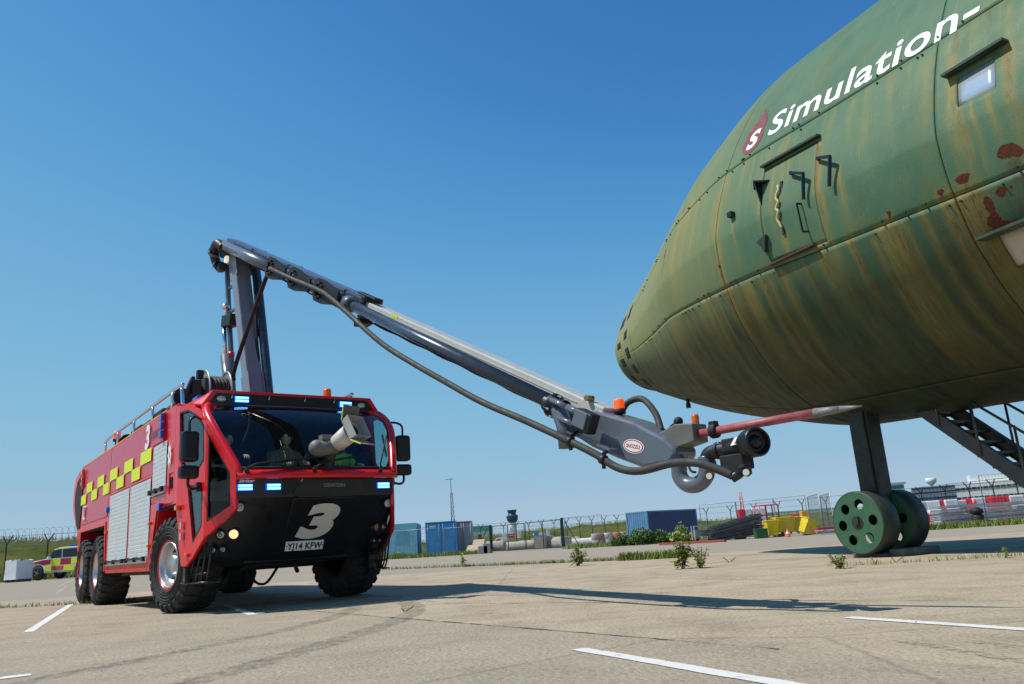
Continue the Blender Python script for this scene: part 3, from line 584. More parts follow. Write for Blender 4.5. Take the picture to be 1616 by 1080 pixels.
# ---- body: outline with wheel arches
side = [(-7.62, .5), (-7.78, .5), (-7.97, 1.22), (-8.2, 1.5), (-8.85, 1.95), (-8.95, 2.2), (-8.93, 2.55), (-8.78, 2.75), (-8.4, 2.86), (-7.9, 2.9), (.32, 2.9), (.32, 1.47), (-.64, 1.47), (-.82, 1.12), (-.95, .58), (-4.48, .58), (-4.7, 1.47), (-7.62, 1.47)]
q = MB(); q.prism([(x, -1.485, z) for x, z in side], (0, 2.97, 0)); body = P('body', q, RED, bevel=.025)
# wheel-arch liners and underbody
q = MB(); q.box((-3.45, 0, .78), (8.5, 1.1, .34)); q.box((-2.7, 0, .62), (3.2, 2.5, .2)); q.box((0, 0, .66), (.36, 2.3, .22)); q.box((-5.6, 0, .66), (.36, 2.3, .22)); q.box((-7.3, 0, .66), (.36, 2.3, .22))
for x0, x1 in ((-.6, .5), (-7.6, -4.72)): q.box(((x0+x1)/2, 0, 1.455), (x1-x0, 2.9, .02))
q.box((.5, 0, .95), (1.2, 1.5, .7)); P('chassis', q, CHAS, bevel=.01)
q = MB(); q.tube([(-.25, -.25, .55), (-.1, -.2, .33), (.1, -.1, .3), (.3, 0, .52)], .02, 6, 5); q.tube([(-1.35, -1.2, .58), (-1.2, -1.2, .46), (-1.0, -1.2, .46), (-.85, -1.2, .6)], .018, 6, 4); P('air_hose', q, CHAS)
# side skins, proud of the body, per bay; mirrored to the far side
YS = -1.5
for sg in (1, -1):
    y = YS*sg; ux = (1, 0, 0) if sg > 0 else (-1, 0, 0); nx = 1 if sg > 0 else -1
    def skin(name, poly, m, t=.015, bevel=.006, par=None, holes=()):
        b_ = MB(); b_.plate([(a*nx, c) for a, c in poly], [[(a*nx, c) for a, c in h] for h in holes], (0, y, 0), ux, (0, 0, 1), t); return P(name, b_, m, par, bevel)
    skin('upper_panel', [(-4.50, 2.03), (-1.03, 2.03), (-.28, 2.42), (-.28, 2.875), (-4.42, 2.875)] if 0 else [(-4.50, 2.03), (-1.03, 2.03), (-1.03, 2.46), (-.28, 2.46), (-.28, 2.875), (-4.46, 2.875)], DKRED)
    skin('upper_panel', [(-7.55, 1.62), (-4.62, 1.62), (-4.53, 2.03), (-4.49, 2.875), (-6.9, 2.875), (-7.42, 2.8), (-7.5, 2.3)], DKRED)
    skin('corner_panel', [(-8.9, 2.15), (-8.9, 2.5), (-8.75, 2.72), (-8.35, 2.83), (-7.9, 2.87), (-7.75, 2.85), (-8.0, 2.75), (-8.45, 2.62), (-8.68, 2.4), (-8.7, 2.1), (-8.3, 1.62), (-8.42, 1.7), (-8.82, 2.0)], RED)
    b_ = MB(); b_.plate([(a*nx, c) for a, c in [(-8.62, 2.1), (-8.62, 2.38), (-8.4, 2.57), (-7.95, 2.7), (-7.72, 2.7), (-7.66, 2.2), (-7.8, 1.56), (-8.1, 1.56), (-8.4, 1.8)]], [], (0, y-.002*sg, 0), ux, (0, 0, 1), .01); P('intake_opening', b_, VENT)
    skin('roof_edge', [(-7.9, 2.885), (-.25, 2.885), (-.25, 2.905), (-7.9, 2.905)], mat('yellow_edge_strip', (.75, .33, .02), .5), .012, 0.)
    skin('arch_trim', [(-7.68, .52), (-7.62, 1.53), (-4.72, 1.53), (-4.55, .62), (-4.66, .62), (-4.80, 1.46), (-7.55, 1.46), (-7.60, .52)], RED, .02)
    skin('sill', [(-4.47, .585), (-.97, .585), (-.94, .635), (-4.46, .635)], RED, .03)
    skin('bay_post', [(-4.48, .64), (-4.36, .64), (-4.36, 2.02), (-4.52, 2.02)], RED, .022); skin('bay_post', [(-2.64, .70), (-2.56, .70), (-2.56, 2.0), (-2.64, 2.0)], RED, .026); skin('bay_post', [(-1.07, .64), (-.93, .64), (-.80, 1.14), (-.66, 1.45), (-.60, 1.56), (-1.04, 1.56)], RED, .022)
    skin('ledge', [(-4.5, 1.985), (-1.03, 1.985), (-1.03, 2.03), (-4.5, 2.03)], RED, .05, .01)
    skin('cab_post', [(-.62, 1.50), (.31, 1.50), (.31, 2.88), (-.26, 2.88), (-.08, 2.44), (-.1, 1.66), (-1.02, 1.66), (-1.02, 1.58), (-.62, 1.56)], RED, .02, holes=[[(.02, 1.63), (.28, 1.63), (.28, 1.92), (.02, 1.92)]])
    # checks
    x = -1.12; i = 0
    for i in range(5):
        x1 = -1.12 - i*1.30; x0 = x1-.70
        if i == 0: x1, x0 = -1.08, -1.84
        skin('yellow_check', [(x0, 2.245), (x1, 2.245), (x1, 2.45), (x0, 2.45)], YEL, .003, 0) if 0 else None
        for (a, c_, z0, z1) in ((x0, x1, 2.245, 2.45), (x0-.64, x0, 2.04, 2.245)):
            for e0, e1 in ([(a, c_)] if not (a < -4.5 < c_) else [(a, -4.52), (-4.49, c_)]):
                if e0 < -7.75: e0 = -7.75
                b_ = MB(); b_.plate([(p*nx, r_) for p, r_ in ((e0, z0), (e1, z0), (e1, z1), (e0, z1))], [], (0, y-.017*sg, 0), ux, (0, 0, 1), .002); P('yellow_check', b_, YEL)
    # roller shutters: corrugated sheet, bottom rail, grab bar
    for a, c_, z0, z1 in ((-4.34, -2.66, .80, 1.97), (-2.54, -1.09, .80, 1.97), (-.98, -.14, 1.76, 2.43)):
        b_ = MB(); rows = []; k = int((z1-z0)/.062)
        for i in range(k):
            za = z0+(z1-z0)*i/k; zb = z0+(z1-z0)*(i+1)/k
            for zz, dy in ((za, .004), (za+.008, .009), (zb-.008, .010), (zb-.001, .004)): rows.append([(a, y-dy*sg+.004*sg, zz), (c_, y-dy*sg+.004*sg, zz)])
        b_.grid(rows, False); sh = P('roller_shutter', b_, ALU, recalc=False)
        b_ = MB(); b_.box(((a+c_)/2, y-.012*sg, z0-.045), (c_-a, .04, .085)); P('bottom_rail', b_, ALU, sh, .005)
        b_ = MB(); b_.bar((a+.05, y-.05*sg, z0-.02), (c_-.05, y-.05*sg, z0-.02), .022, .03)
        for e in (.06, .5, .94): b_.box((a+(c_-a)*e, y-.04*sg, z0-.03), (.10, .06, .07))
        P('lift_bar', b_, CHAS, sh)
    # marker lamps
    for (xx, zz, m_) in ((-4.42, 1.72, BLUE_D), (-.34, 1.48, BLUE_D)): b_ = MB(); b_.box((xx, y-.03*sg, zz), (.16, .06, .10)); P('strobe_lamp', b_, m_, bevel=.012)
    for (xx, zz) in ((-4.52, 1.32), (-1.0, 1.28), (-1.0, .95)): b_ = MB(); b_.box((xx, y-.02*sg, zz), (.09, .04, .05)); P('marker_lamp', b_, AMB, bevel=.01)
    b_ = MB(); b_.box((-.36, y-.02*sg, 2.66), (.13, .03, .42)); lb = P('light_bar', b_, RED, bevel=.01)
    for zz in (2.80, 2.67, 2.54): b_ = MB(); b_.box((-.36, y-.045*sg, zz), (.14, .05, .11)); P('strobe_lens', b_, BLUE_D, lb, .015)
    b_ = MB(); b_.box((-7.5, y-.02*sg, 2.6), (.12, .04, .4)); lb = P('light_bar', b_, RED, bevel=.01)
    for zz in (2.74, 2.62, 2.50): b_ = MB(); b_.box((-7.5, y-.04*sg, zz), (.12, .05, .1)); P('amber_lens', b_, AMB, lb, .015)
    # writing
    fx = (1, 0, 0) if sg > 0 else (-1, 0, 0); o = lambda xx, zz: (xx, y-.016*sg, zz)
    text_on('numeral', '3', o(-1.40, 2.665), fx, (0, 0, 1), .50, WHT, truck, .15, .022, 1.2)
    text_on('maker_lettering', 'OSHKOSH', o(-.80, 2.64), fx, (0, 0, 1), .16, mat('grey_film', (.10, .04, .05), .5), truck, 0, .004, 1.05)
    star = [(math.cos(R(90+i*22.5))*(.14 if i % 2 == 0 else .085), math.sin(R(90+i*22.5))*(.20 if i % 2 == 0 else .11)) for i in range(16)]
    b_ = MB(); b_.plate([(a*.8, c_) for a, c_ in star], [[(.028*math.cos(t), .045*math.sin(t)) for t in np.linspace(0, 6.28, 12)[:-1]]], (.10, y-.024*sg, 2.18), fx, (0, 0, 1), .002); P('star_badge', b_, WHT)
    b_ = MB(); b_.tube([(-7.0+.10*math.cos(t), y-.02*sg, 1.83+.16*math.sin(t)) for t in np.linspace(R(110), R(250), 9)], .03, 6); P('handset_emblem', b_, WHT)
    b_ = MB(); b_.box((.15, y+.05*sg, 1.775), (.26, .05, .29)); P('recess_panel', b_, CHAS)
    for xx in (.1, .2): b_ = MB(); b_.bar((xx, y+.0*sg, 1.70), (xx, y+.0*sg, 1.86), .02, .02); P('recess_handle', b_, BGD)
q = MB(); q.box((-8.9, 0, 2.2), (.06, 2.2, .7)); P('rear_panel', q, BLACK)
# ---- roof gear: handrails, spare hose bins, lights
for y in (-1.36, 1.36):
    b_ = MB(); b_.tube([(-6.05, y, 2.9), (-6.0, y, 3.1), (-5.8, y, 3.24), (-3.3, y, 3.24), (-.25, y, 3.24), (-.02, y, 3.2), (.08, y, 2.92)], .027, 8, 6); hr = P('handrail', b_, CHR)
    for x in (-4.75, -3.3, -1.85, -.55):
        b_ = MB(); b_.tube([(x, y, 2.88), (x, y, 3.24)], .023, 8); P('rail_post', b_, CHR, hr); b_ = MB(); b_.box((x, y, 2.92), (.18, .1, .05)); P('rail_foot', b_, RED, hr, .01)
q = MB()
for i, (x, w, h) in enumerate(((-4.6, .8, .22), (-3.75, .8, .28), (-2.9, .7, .25), (-2.1, .8, .3))): q.box((x, -1.0, 2.9+h/2), (w, .5, h))
P('roof_locker', q, CHAS, bevel=.04)
q = MB(); q.lathe([(.001, 0), (.13, .01), (.15, .2), (.12, .38), (.001, .4)], (-1.6, -1.12, 3.05), (1, 0, .05), 16); P('roof_hose_reel', q, CHAS)
q = MB(); q.lathe([(.001, .3), (.10, .28), (.13, .12), (.15, 0), (.13, .01), (.001, .03)], (-.75, -1.15, 3.2), (-1, .1, -.15), 16); q.tube([(-.85, -1.15, 2.9), (-.85, -1.15, 3.1)], .03); P('work_light', q, BLACK)
q = MB(); q.lathe([(.001, .3), (.10, .28), (.13, .12), (.15, 0), (.13, .01), (.001, .03)], (-4.9, -1.15, 3.08), (-1, .1, -.15), 16); P('work_light', q, BLACK)
def beacon(x, y, z, h=.16, r=.055, m=AMB, par=None):
    b_ = MB(); b_.cyl((x, y, z), (x, y, z+.05), r*1.1, n=14); o = P('beacon_base', b_, CHAS, par); b_ = MB(); b_.lathe([(r, 0), (r, h*.8), (r*.85, h), (.001, h)], (x, y, z+.05), (0, 0, 1), 16); P('beacon_lens', b_, m, o); return o
beacon(-5.45, -1.25, 3.15, .16, .07, AMBL); q = MB(); q.box((-5.5, -1.22, 3.02), (.12, .1, .3)); P('beacon_post', q, BGD)
beacon(.72, .62, 2.93, .17, .065, AMB); q = MB(); q.tube([(.6, .85, 2.95), (.7, .95, 3.02), (.75, 1.05, 2.95)], .015); P('aerial', q, CHR)
q = MB(); q.box((.3, -1.1, 2.97), (.3, .3, .08)); P('roof_strobe', q, BLUE_D, bevel=.02)
# ---- cab shell
DA, DB, QB = Vector((.5, -1.5, 0)), Vector((1.40, -1.37, 0)), Vector((1.885, -1.122, 0))
edge = [(1.90, -1.11, 1.79), (1.70, -1.21, 2.09), (1.46, -1.315, 2.42), (1.22, -1.325, 2.63), (1.02, -1.25, 2.755)]
WB = [(1.925, 1.79), (1.72, 2.09), (1.475, 2.42), (1.23, 2.63), (1.02, 2.755)]
dw = [(.015, 2.72), (.30, 2.71), (.62, 2.58), (.80, 2.43), (.845, 1.97), (.69, 1.87), (.38, 1.75), (.10, 2.02)]; lw = [(.35, 1.69), (.82, 1.59), (.83, 1.12), (.575, .92)]
dout = [(0, 2.82), (.30, 2.80), (.66, 2.67), (.909, 2.44), (.909, .955), (.58, .72), (.38, .62), (.22, .62), (.12, .86), (.08, 1.1), (0, 1.35)]
qw = [(.045, 2.26), (.43, 1.75), (.44, 1.34), (.05, 1.17)]; qout = [(0, 2.42), (.30, 2.06), (.545, 1.76), (.545, 1.28), (.06, .98), (0, .96)]
for sg in (1, -1):
    mir = lambda v: Vector((v[0], v[1]*sg, v[2] if len(v) > 2 else 0))
    a, b2, c2_ = mir(DA), mir(DB), mir(QB)
    def pl_(name, outer, holes, A_, B_, m, th, off=0., par=None, bevel=0.):
        d = (B_-A_).normalized(); nrm = d.cross(Vector((0, 0, 1)))     # outward on the right side, inward mirrored
        if sg < 0: nrm = -nrm
        f = -1 if sg < 0 else 1
        q_ = MB()
        if sg > 0: q_.plate(outer, holes, A_ + nrm*off, d, (0, 0, 1), th)
        else: q_.plate([(-x, z) for x, z in outer], [[(-x, z) for x, z in h] for h in holes], A_ + nrm*off, -d, (0, 0, 1), th)
        return P(name, q_, m, par, bevel)
    dr = pl_('cab_door', dout, [dw, lw], a, b2, RED, .05, 0., None, .008)
    pl_('door_window', [(x, z) for x, z in dw], [], a, b2, SGLASS, .006, -.02, dr); pl_('lower_window', lw, [], a, b2, SGLASS, .006, -.02, dr)
    fr = lambda lp, k: [(sum(x for x, z in lp)/len(lp)*(1-k)+x*k, sum(z for x, z in lp)/len(lp)*(1-k)+z*k) for x, z in lp]
    pl_('window_seal', fr(dw, 1.03), [fr(dw, .965)], a, b2, CHAS, .006, .003, dr); pl_('window_seal', fr(lw, 1.03), [fr(lw, .95)], a, b2, CHAS, .006, .003, dr)
    d = (b2-a).normalized()
    for zz in (1.10, .96): q = MB(); pp = a + d*.28; q.bar((pp.x, pp.y-.03*sg, zz), (pp.x, pp.y-.03*sg, zz+.10), .05, .03, tuple(d)); P('door_handle', q, CHR, dr, .008)
    q = MB(); pp = a + d*.10; q.box((pp.x, pp.y-.03*sg, 1.40), (.12, .05, .07), 0); P('marker_lamp', q, AMB, bevel=.01); q = MB(); pp = a+d*.42; q.box((pp.x, pp.y-.02*sg, .76), (.10, .03, .05)); P('marker_lamp', q, AMB, bevel=.01)
    qp = pl_('quarter_panel', qout, [qw], b2, c2_, RED, .05, 0., None, .008); pl_('quarter_window', qw, [], b2, c2_, DGLASS, .006, -.02, qp)
    pl_('window_seal', fr(qw, 1.03), [fr(qw, .94)], b2, c2_, CHAS, .006, .003, qp)
    # pillar round the windscreen edge and cab corner
    E_ = [mir(e) for e in edge]
    q = MB(); q.tube([E_[0]+Vector((.0, -.0*sg, -.06))] + E_ + [Vector((.85, -1.22*sg, 2.80))], .055, 10, 6); P('screen_pillar', q, RED)
    q = MB(); q.prism([(1.40, -1.375*sg, 2.45), (1.30, -1.385*sg, 2.52), (1.06, -1.36*sg, 2.74), (.80, -1.44*sg, 2.80), (.5, -1.49*sg, 2.83), (.8, -1.1*sg, 2.84), (1.0, -1.1*sg, 2.79)], (0, 0, .02)); P('roof_corner', q, RED, bevel=.01)
    q = MB(); q.add([(.32, -1.5*sg, 2.80), (.80, -1.45*sg, 2.78), (1.02, -1.35*sg, 2.74), (.98, -1.2*sg, 2.955), (.32, -1.24*sg, 2.97)], [(0, 1, 4), (1, 2, 3), (1, 3, 4)]); P('roof_flank', q, RED, solid=.03)
    q = MB(); q.prism([(.30, -1.498*sg, 1.47), (.47, -1.498*sg, 1.47), (.505, -1.497*sg, 1.36), (.505, -1.497*sg, 2.83), (.30, -1.498*sg, 2.86)], (0, .06*sg, 0)); P('cab_rear_post', q, RED)
    q = MB(); q.prism([(.47, -1.44*sg, 1.46), (.56, -1.43*sg, 1.15), (.68, -1.42*sg, .66), (.95, -1.38*sg, .66), (.95, -1.0*sg, .66), (.47, -1.0*sg, 1.46)], (.0, 0, .012)); P('arch_liner', q, CHAS)
    # step cage hanging from the door corner
    q = MB(); q.box((.78, -1.33*sg, .50), (.10, .22, .20))
    for k in range(4): xx = .86+.14*k; q.tube([(xx+.16, -1.36*sg+.03*k*sg, .90-.0*k), (xx+.02, -1.37*sg+.03*k*sg, .50), (xx-.04, -1.36*sg+.03*k*sg, .40)], .014, 6)
    q.tube([(.76, -1.40*sg, .40), (1.30, -1.26*sg, .40)], .016, 6); q.tube([(.76, -1.20*sg, .40), (1.26, -1.12*sg, .40)], .016, 6); q.tube([(.80, -1.40*sg, .50), (1.32, -1.26*sg, .52)], .014, 6); q.box((1.0, -1.27*sg, .40), (.42, .18, .015)); P('boarding_step', q, BLACK)
    # mirrors
    mx, my, mz = (1.46, -1.60, 2.10) if sg > 0 else (1.30, 1.60, 2.14)
    ry = R(18)*sg
    q = MB(); q.box((mx, my, mz+.02), (.15, .23, .40), ry*.4); o = P('mirror_head', q, BLACK, bevel=.045); q = MB(); q.box((mx, my, mz-.31), (.14, .25, .17), ry*.4); P('wide_mirror', q, BLACK, o, .04)
    q = MB(); q.tube([(mx, my, mz+.2), (mx, my, mz+.36), (mx-.04, my+.08*sg, mz+.42), (1.2, -1.41*sg, mz+.43)], .018, 6, 3); P('mirror_arm', q, BLACK, o)
    q = MB(); q.tube([(mx, my, mz-.36), (mx, my, mz-.48), (mx-.03, my+.06*sg, mz-.52), (1.25, -1.40*sg, mz-.48)], .02, 6, 3); P('mirror_arm', q, BLACK, o); q = MB(); q.box((1.24, -1.42*sg, mz-.48), (.12, .06, .12)); P('mirror_mount', q, BLACK, o, .01)
# windscreen, bonnet strip, visor, roof
def bowed(x, y, hw): return x + .11*(1-(y/hw)**2)
rows = []
for (x, y, z) in spline([Vector(e) for e in edge], 5):
    hw = abs(y); rows.append([(bowed(x, hw*t, hw), hw*t, z) for t in np.linspace(-1, 1, 21)])
q = MB(); q.grid(rows); ws = P('windscreen', q, WGLASS)
q = MB(); top = rows[-1]; q.tube([V(p)+V(.005, 0, -.01) for p in top], .022, 6); q.tube([V(p)+V(.0, 0, .0) for p in rows[0]], .022, 6); P('screen_seal', q, CHAS, ws)
rows2 = []
for dx, z in ((.0, 1.79), (.06, 1.735), (.085, 1.70), (.09, 1.655), (.02, 1.645)):
    rows2.append([(bowed(1.90+dx, t*1.12, 1.12), 1.135*t, z) for t in np.linspace(-1, 1, 17)])
q = MB(); q.grid(rows2); P('bonnet_strip', q, RED, solid=.02)
q = MB(); q.prism([(.30, -1.22, 2.955), (.30, 1.22, 2.955), (.96, 1.20, 2.955), (.96, -1.20, 2.955)], (0, 0, .02)); P('cab_roof', q, RED, bevel=.008)
q = MB(); q.plate([(-1.35, 2.755), (1.35, 2.755), (1.2, 2.975), (-1.2, 2.975)], [[(-1.26, 2.775), (-1.15, 2.935), (1.15, 2.935), (1.26, 2.775)]], (1.04, 0, 0), (0, 1, 0), (0, 0, 1), .08); P('visor_frame', q, RED, bevel=.008)
q = MB(); q.prism([(1.01, -1.28, 2.772), (1.01, 1.28, 2.772), (1.01, 1.16, 2.945), (1.01, -1.16, 2.945)], (.02, 0, 0)); vis = P('visor', q, BLACK)
for y in (-.80, .78):
    q = MB(); q.box((1.035, y, 2.855), (.03, .21, .09)); o = P('strobe_lamp', q, BLUE_L, vis, .008)
    for dz in (.022, -.022): q = MB(); q.box((1.053, y, 2.855+dz), (.008, .18, .026)); P('led_row', q, BLUE_W, o)
for y in (-1.08, 1.05): q = MB(); q.lathe([(.001, .018), (.03, .015), (.042, 0)], (1.03, y, 2.855), (1, 0, 0), 14); q.v = [(p[0], y+(p[1]-y)*1.5, p[2]) for p in q.v]; P('marker_lamp', q, LENS, vis)
for y in (-.95, -.42, .12, .58): q = MB(); q.tube([(1.0, y, 2.93), (1.05, y+.02, 2.91), (1.05, y, 2.86)], .008, 5); P('clip', q, CHR, vis)
# wipers
for y, ey, ex in ((-1.02, -.35, 0), (-.15, .2, 0), (.85, 1.0, 1)):
    q = MB(); x0 = bowed(1.95, y, 1.12); q.cyl((x0, y, 1.74), (x0+.06, y, 1.78), .03); x1 = bowed(1.80, ey, 1.2)
    q.tube([(x0+.05, y, 1.78), (x0+.02, y+.12*(1-ex), 1.84), (x1+.10, ey, 1.90+.35*ex)], .014, 6); q.bar((x1+.08, ey-.25*(1-ex), 1.86+.1*ex), (x1+.08-.17*ex, ey+.3*(1-ex)+.03*ex, 1.94+.35*ex), .02, .03); P('wiper', q, CHAS)
# ---- black nose
def nose_ring(z, xf, yf, xc, yc, xs_, ys_): return [(xs_, -ys_, z), (xc, -yc, z), (xf, -yf, z), (xf+.03, 0, z), (xf, yf, z), (xc, yc, z), (xs_, ys_, z)]
q = MB(); rows = [nose_ring(1.655, 1.96, .62, 1.885, 1.12, 1.42, 1.345), nose_ring(1.42, 1.95, .62, 1.875, 1.115, 1.42, 1.345), nose_ring(1.30, 1.832, .64, 1.75, 1.10, 1.40, 1.33), nose_ring(1.0, 1.536, .66, 1.45, 1.12, 1.27, 1.30), nose_ring(.70, 1.24, .66, 1.10, 1.12, .98, 1.30), nose_ring(.58, 1.0, .6, .95, .9, .9, 1.1)]
q.grid(rows, False); nose = P('nose_panel', q, BLACK, None, .012)
q = MB(); q.prism([(1.965, -.28, 1.64), (1.965, .56, 1.64), (1.95, .56, 1.46), (1.955, .42, 1.40), (1.955, -.34, 1.40), (1.955, -.42, 1.46)], (.035, 0, 0)); P('centre_boss', q, BLACK, nose, .01)
SN = V(.712, 0, -.702)
q = MB(); q.prism([V(1.95, -.40, 1.418), V(1.95, .46, 1.418), V(1.27, .36, .73), V(1.27, -.34, .73)], SN*.04); P('centre_slope', q, BLACK, nose, .01)
for y, sc in ((-1.02, 1), (-.66, 1), (.93, 1)):
    q = MB(); x = 1.94 if abs(y) < .8 else 1.915; q.box((x+.01, y, 1.545), (.03, .20, .085), 0 if abs(y) < .8 else R(0)); o = P('strobe_lamp', q, BLUE_L, nose, .008)
    for dz in (.02, -.02): q = MB(); q.box((x+.029, y, 1.545+dz), (.008, .17, .026)); P('led_row', q, BLUE_W, o)
q = MB(); q.plate([(-.16, -.1), (.16, -.1), (.16, .1), (-.16, .1)], [], (1.972, -.38, 1.54), (0, 1, 0), (0, 0, 1), .02); o = P('siren_panel', q, BLACK, nose, .004)
q = MB(); [q.cyl((1.972, -.38+.065*math.cos(t), 1.54+.065*math.sin(t)), (1.98, -.38+.065*math.cos(t), 1.54+.065*math.sin(t)), .012, n=8) for t in np.linspace(0, 6.28, 11)[:-1]]; q.cyl((1.972, -.38, 1.54), (1.984, -.38, 1.54), .03); P('siren_grille', q, BGD, o)
text_on('maker_lettering', 'OSHKOSH', (2.003, .16, 1.555), (0, 1, 0), (0, 0, 1), .062, mat('dull_grey_film', (.22, .22, .22), .6), nose, 0, .002, 1.1)
text_on('model_lettering', 'Striker', (1.935, -1.00, 1.63), (0, 1, 0), (0, 0, 1), .06, WHT, nose, .3, .002, 1.2)
dn = V(.702, 0, .712).normalized(); text_on('numeral', '3', V(1.68, .06, 1.146)+SN*.042, (0, 1, 0), dn, .76, LGR, nose, .14, .046, 1.28)
q = MB(); q.box((1.42, -.03, .79), (.012, .54, .135), 0, Matrix.Rotation(R(25), 3, 'Y')); plt = P('number_plate', q, mat('white_plate', (.78, .78, .76), .35), nose, .003)
pn = V(math.cos(R(25)), 0, -math.sin(R(25))); text_on('registration', 'YJ14 KFW', V(1.42, -.03, .79)+pn*.007, (0, 1, 0), (math.sin(R(25)), 0, math.cos(R(25))), .128, CHAS, plt, 0, .0045, .84, lift=.0015, spacing=1.06)
q = MB(); [q.cyl(V(1.42, y_, .79)+pn*.006, V(1.42, y_, .79)+pn*.01, .01, n=8) for y_ in (-.285, .225)]; P('plate_screw', q, BGD, plt)
def lamp(p, r, m, dirv=(1, 0, -.1), par=None):
    q = MB(); d = V(dirv).normalized(); q.lathe([(r*1.12, -.05), (r*1.12, .02), (r, .025), (r*.96, .012)], p, d, 20); o = P('lamp_bezel', q, BGD, par or nose); q = MB(); q.lathe([(r*.98, .0), (r*.6, .012), (.001, .018)], p, d, 20); q.lathe([(r*.4, .0), (r*.4, .024), (.001, .03)], p, d, 12); P('lamp_glass', q, m, o)
for sg in (1, -1):
    lamp((1.82, -1.05*sg, 1.30), .062, LENS); dv_ = (1, -.5*sg, -.2)
    lamp((1.43, -1.17*sg, .985), .062, REFL, dv_); lamp((1.50, -1.02*sg, .985), .062, HL if sg > 0 else mat('dim_amber_lamp', (.5, .22, .1), .2, .3), dv_); lamp((1.22, -1.20*sg, .80), .045, REFL, dv_); lamp((1.27, -1.09*sg, .80), .045, REFL, dv_)
q = MB(); q.prism([(.9, -.55, .56), (.9, .55, .56), (.3, .55, .5), (.3, -.55, .5)], (0, 0, .05)); q.tube([(.95, .0, .6), (1.02, .0, .5), (.95, .05, .45)], .03); P('under_guard', q, CHAS)
# ---- cab interior
q = MB(); q.prism([(1.85, -1.05, 1.72), (1.85, 1.05, 1.72), (1.3, 1.25, 1.70), (1.3, -1.25, 1.70)], (0, 0, -.3)); q.box((.34, 0, 1.75), (.05, 2.8, 2.1)); q.box((.85, 0, 1.2), (1.0, 2.6, .06)); q.box((.62, 0, 2.85), (.62, 2.4, .06)); P('cab_lining', q, CHAS)
for y in (-.95, -.1, .72):
    q = MB(); q.box((.72, y, 1.46), (.5, .46, .12)); q.box((.48, y, 1.82), (.12, .46, .6)); q.box((.47, y, 2.2), (.1, .26, .2)); P('seat', q, CHAS, bevel=.04)
q = MB(); q.tube([V(1.22, -.95, 1.80) + V(.09*math.sin(t)*-.6, .2*math.cos(t), .2*math.sin(t)*.8) for t in np.linspace(0, 6.283, 21)], .016, 6); q.tube([(1.22, -.95, 1.8), (1.42, -.95, 1.65)], .03); P('steering_wheel', q, CHAS)
for sg, yy in ((1, -.78), (-1, .9)):
    q = MB(); q.tube([(1.35, yy, 2.62), (1.30, yy, 2.4), (1.25, yy-.1*sg, 2.1)], .02, 6, 4); q.box((1.25, yy-.1*sg, 2.0), (.06, .22, .2)); P('cab_display', q, CHAS)
# ---- bumper monitor
q = MB(); q.lathe([(.10, 0), (.10, .04), (.075, .06), (.075, .26), (.095, .28), (.095, .36)], (1.985, .10, 1.66), (0, 0, 1), 18); mon = P('monitor_base', q, BGD)
q = MB(); q.lathe([(.001, -.2), (.09, -.19), (.11, -.12), (.11, .12), (.085, .16), (.085, .22)], (2.03, .06, 2.06), (.25, 1, .16), 18); q.ball((2.0, -.08, 2.05), .115, 14); q.box((2.02, .03, 2.19), (.12, .14, .07)); q.lathe([(.085, 0), (.095, .03), (.085, .1)], (2.0, .10, 2.0), (0, 0, 1), 16); P('monitor_joint', q, GRIT, mon)
q = MB(); ba, bb = V(2.06, .13, 2.07), V(2.33, .26, 2.22); q.cyl(ba, ba + (bb-ba)*.3, .06, .07, 16); q.cyl(ba + (bb-ba)*.2, bb, .115, .135, 22); P('monitor_barrel', q, BEIGE, mon)
dd = (bb-ba).normalized(); ax1 = V(-dd.y, dd.x, 0).normalized(); ax2 = dd.cross(ax1).normalized(); ax2 = -ax2 if ax2.z < 0 else ax2
sq = [(-.15, -.15), (.15, -.15), (.15, .15), (-.15, .15)]; ci = [(.085*math.cos(t), .085*math.sin(t)) for t in np.linspace(0, 6.283, 25)[:-1]]
q = MB(); q.plate(sq, [ci], bb + dd*.06, ax1, ax2, .02); 
for k in range(4):
    a_, b3 = sq[k], sq[(k+1) % 4]; q.add([bb+dd*.06+ax1*a_[0]+ax2*a_[1], bb+dd*.06+ax1*b3[0]+ax2*b3[1], bb+dd*.17+ax1*b3[0]*1.08+ax2*b3[1]*1.08, bb+dd*.17+ax1*a_[0]*1.08+ax2*a_[1]*1.08], [(0, 1, 2, 3)])
P('monitor_shroud', q, mat('monitor_grey_shroud', (.42, .41, .38), .5, var=.1), mon, recalc=False, solid=.008)
q = MB(); q.cyl(bb-dd*.02, bb+dd*.065, .083, n=20); P('monitor_bore', q, CHAS, mon)
for s_ in (1, -1):
    q = MB(); o = bb + dd*.05 + ax2*(.16*s_); q.prism([o - ax1*.15, o + ax1*.15, o + ax1*.17 + ax2*(.15*s_) + dd*.13, o - ax1*.17 + ax2*(.15*s_) + dd*.13], dd*.012); fl_ = P('deflector_flap', q, GRIT if s_ > 0 else mat('monitor_grey_shroud', (.42, .41, .38)), mon)
    q = MB(); q.bar(o - ax1*.15, o - ax1*.17 + ax2*(.15*s_) + dd*.13, .010, .014); P('edge_marker', q, YEL, fl_)
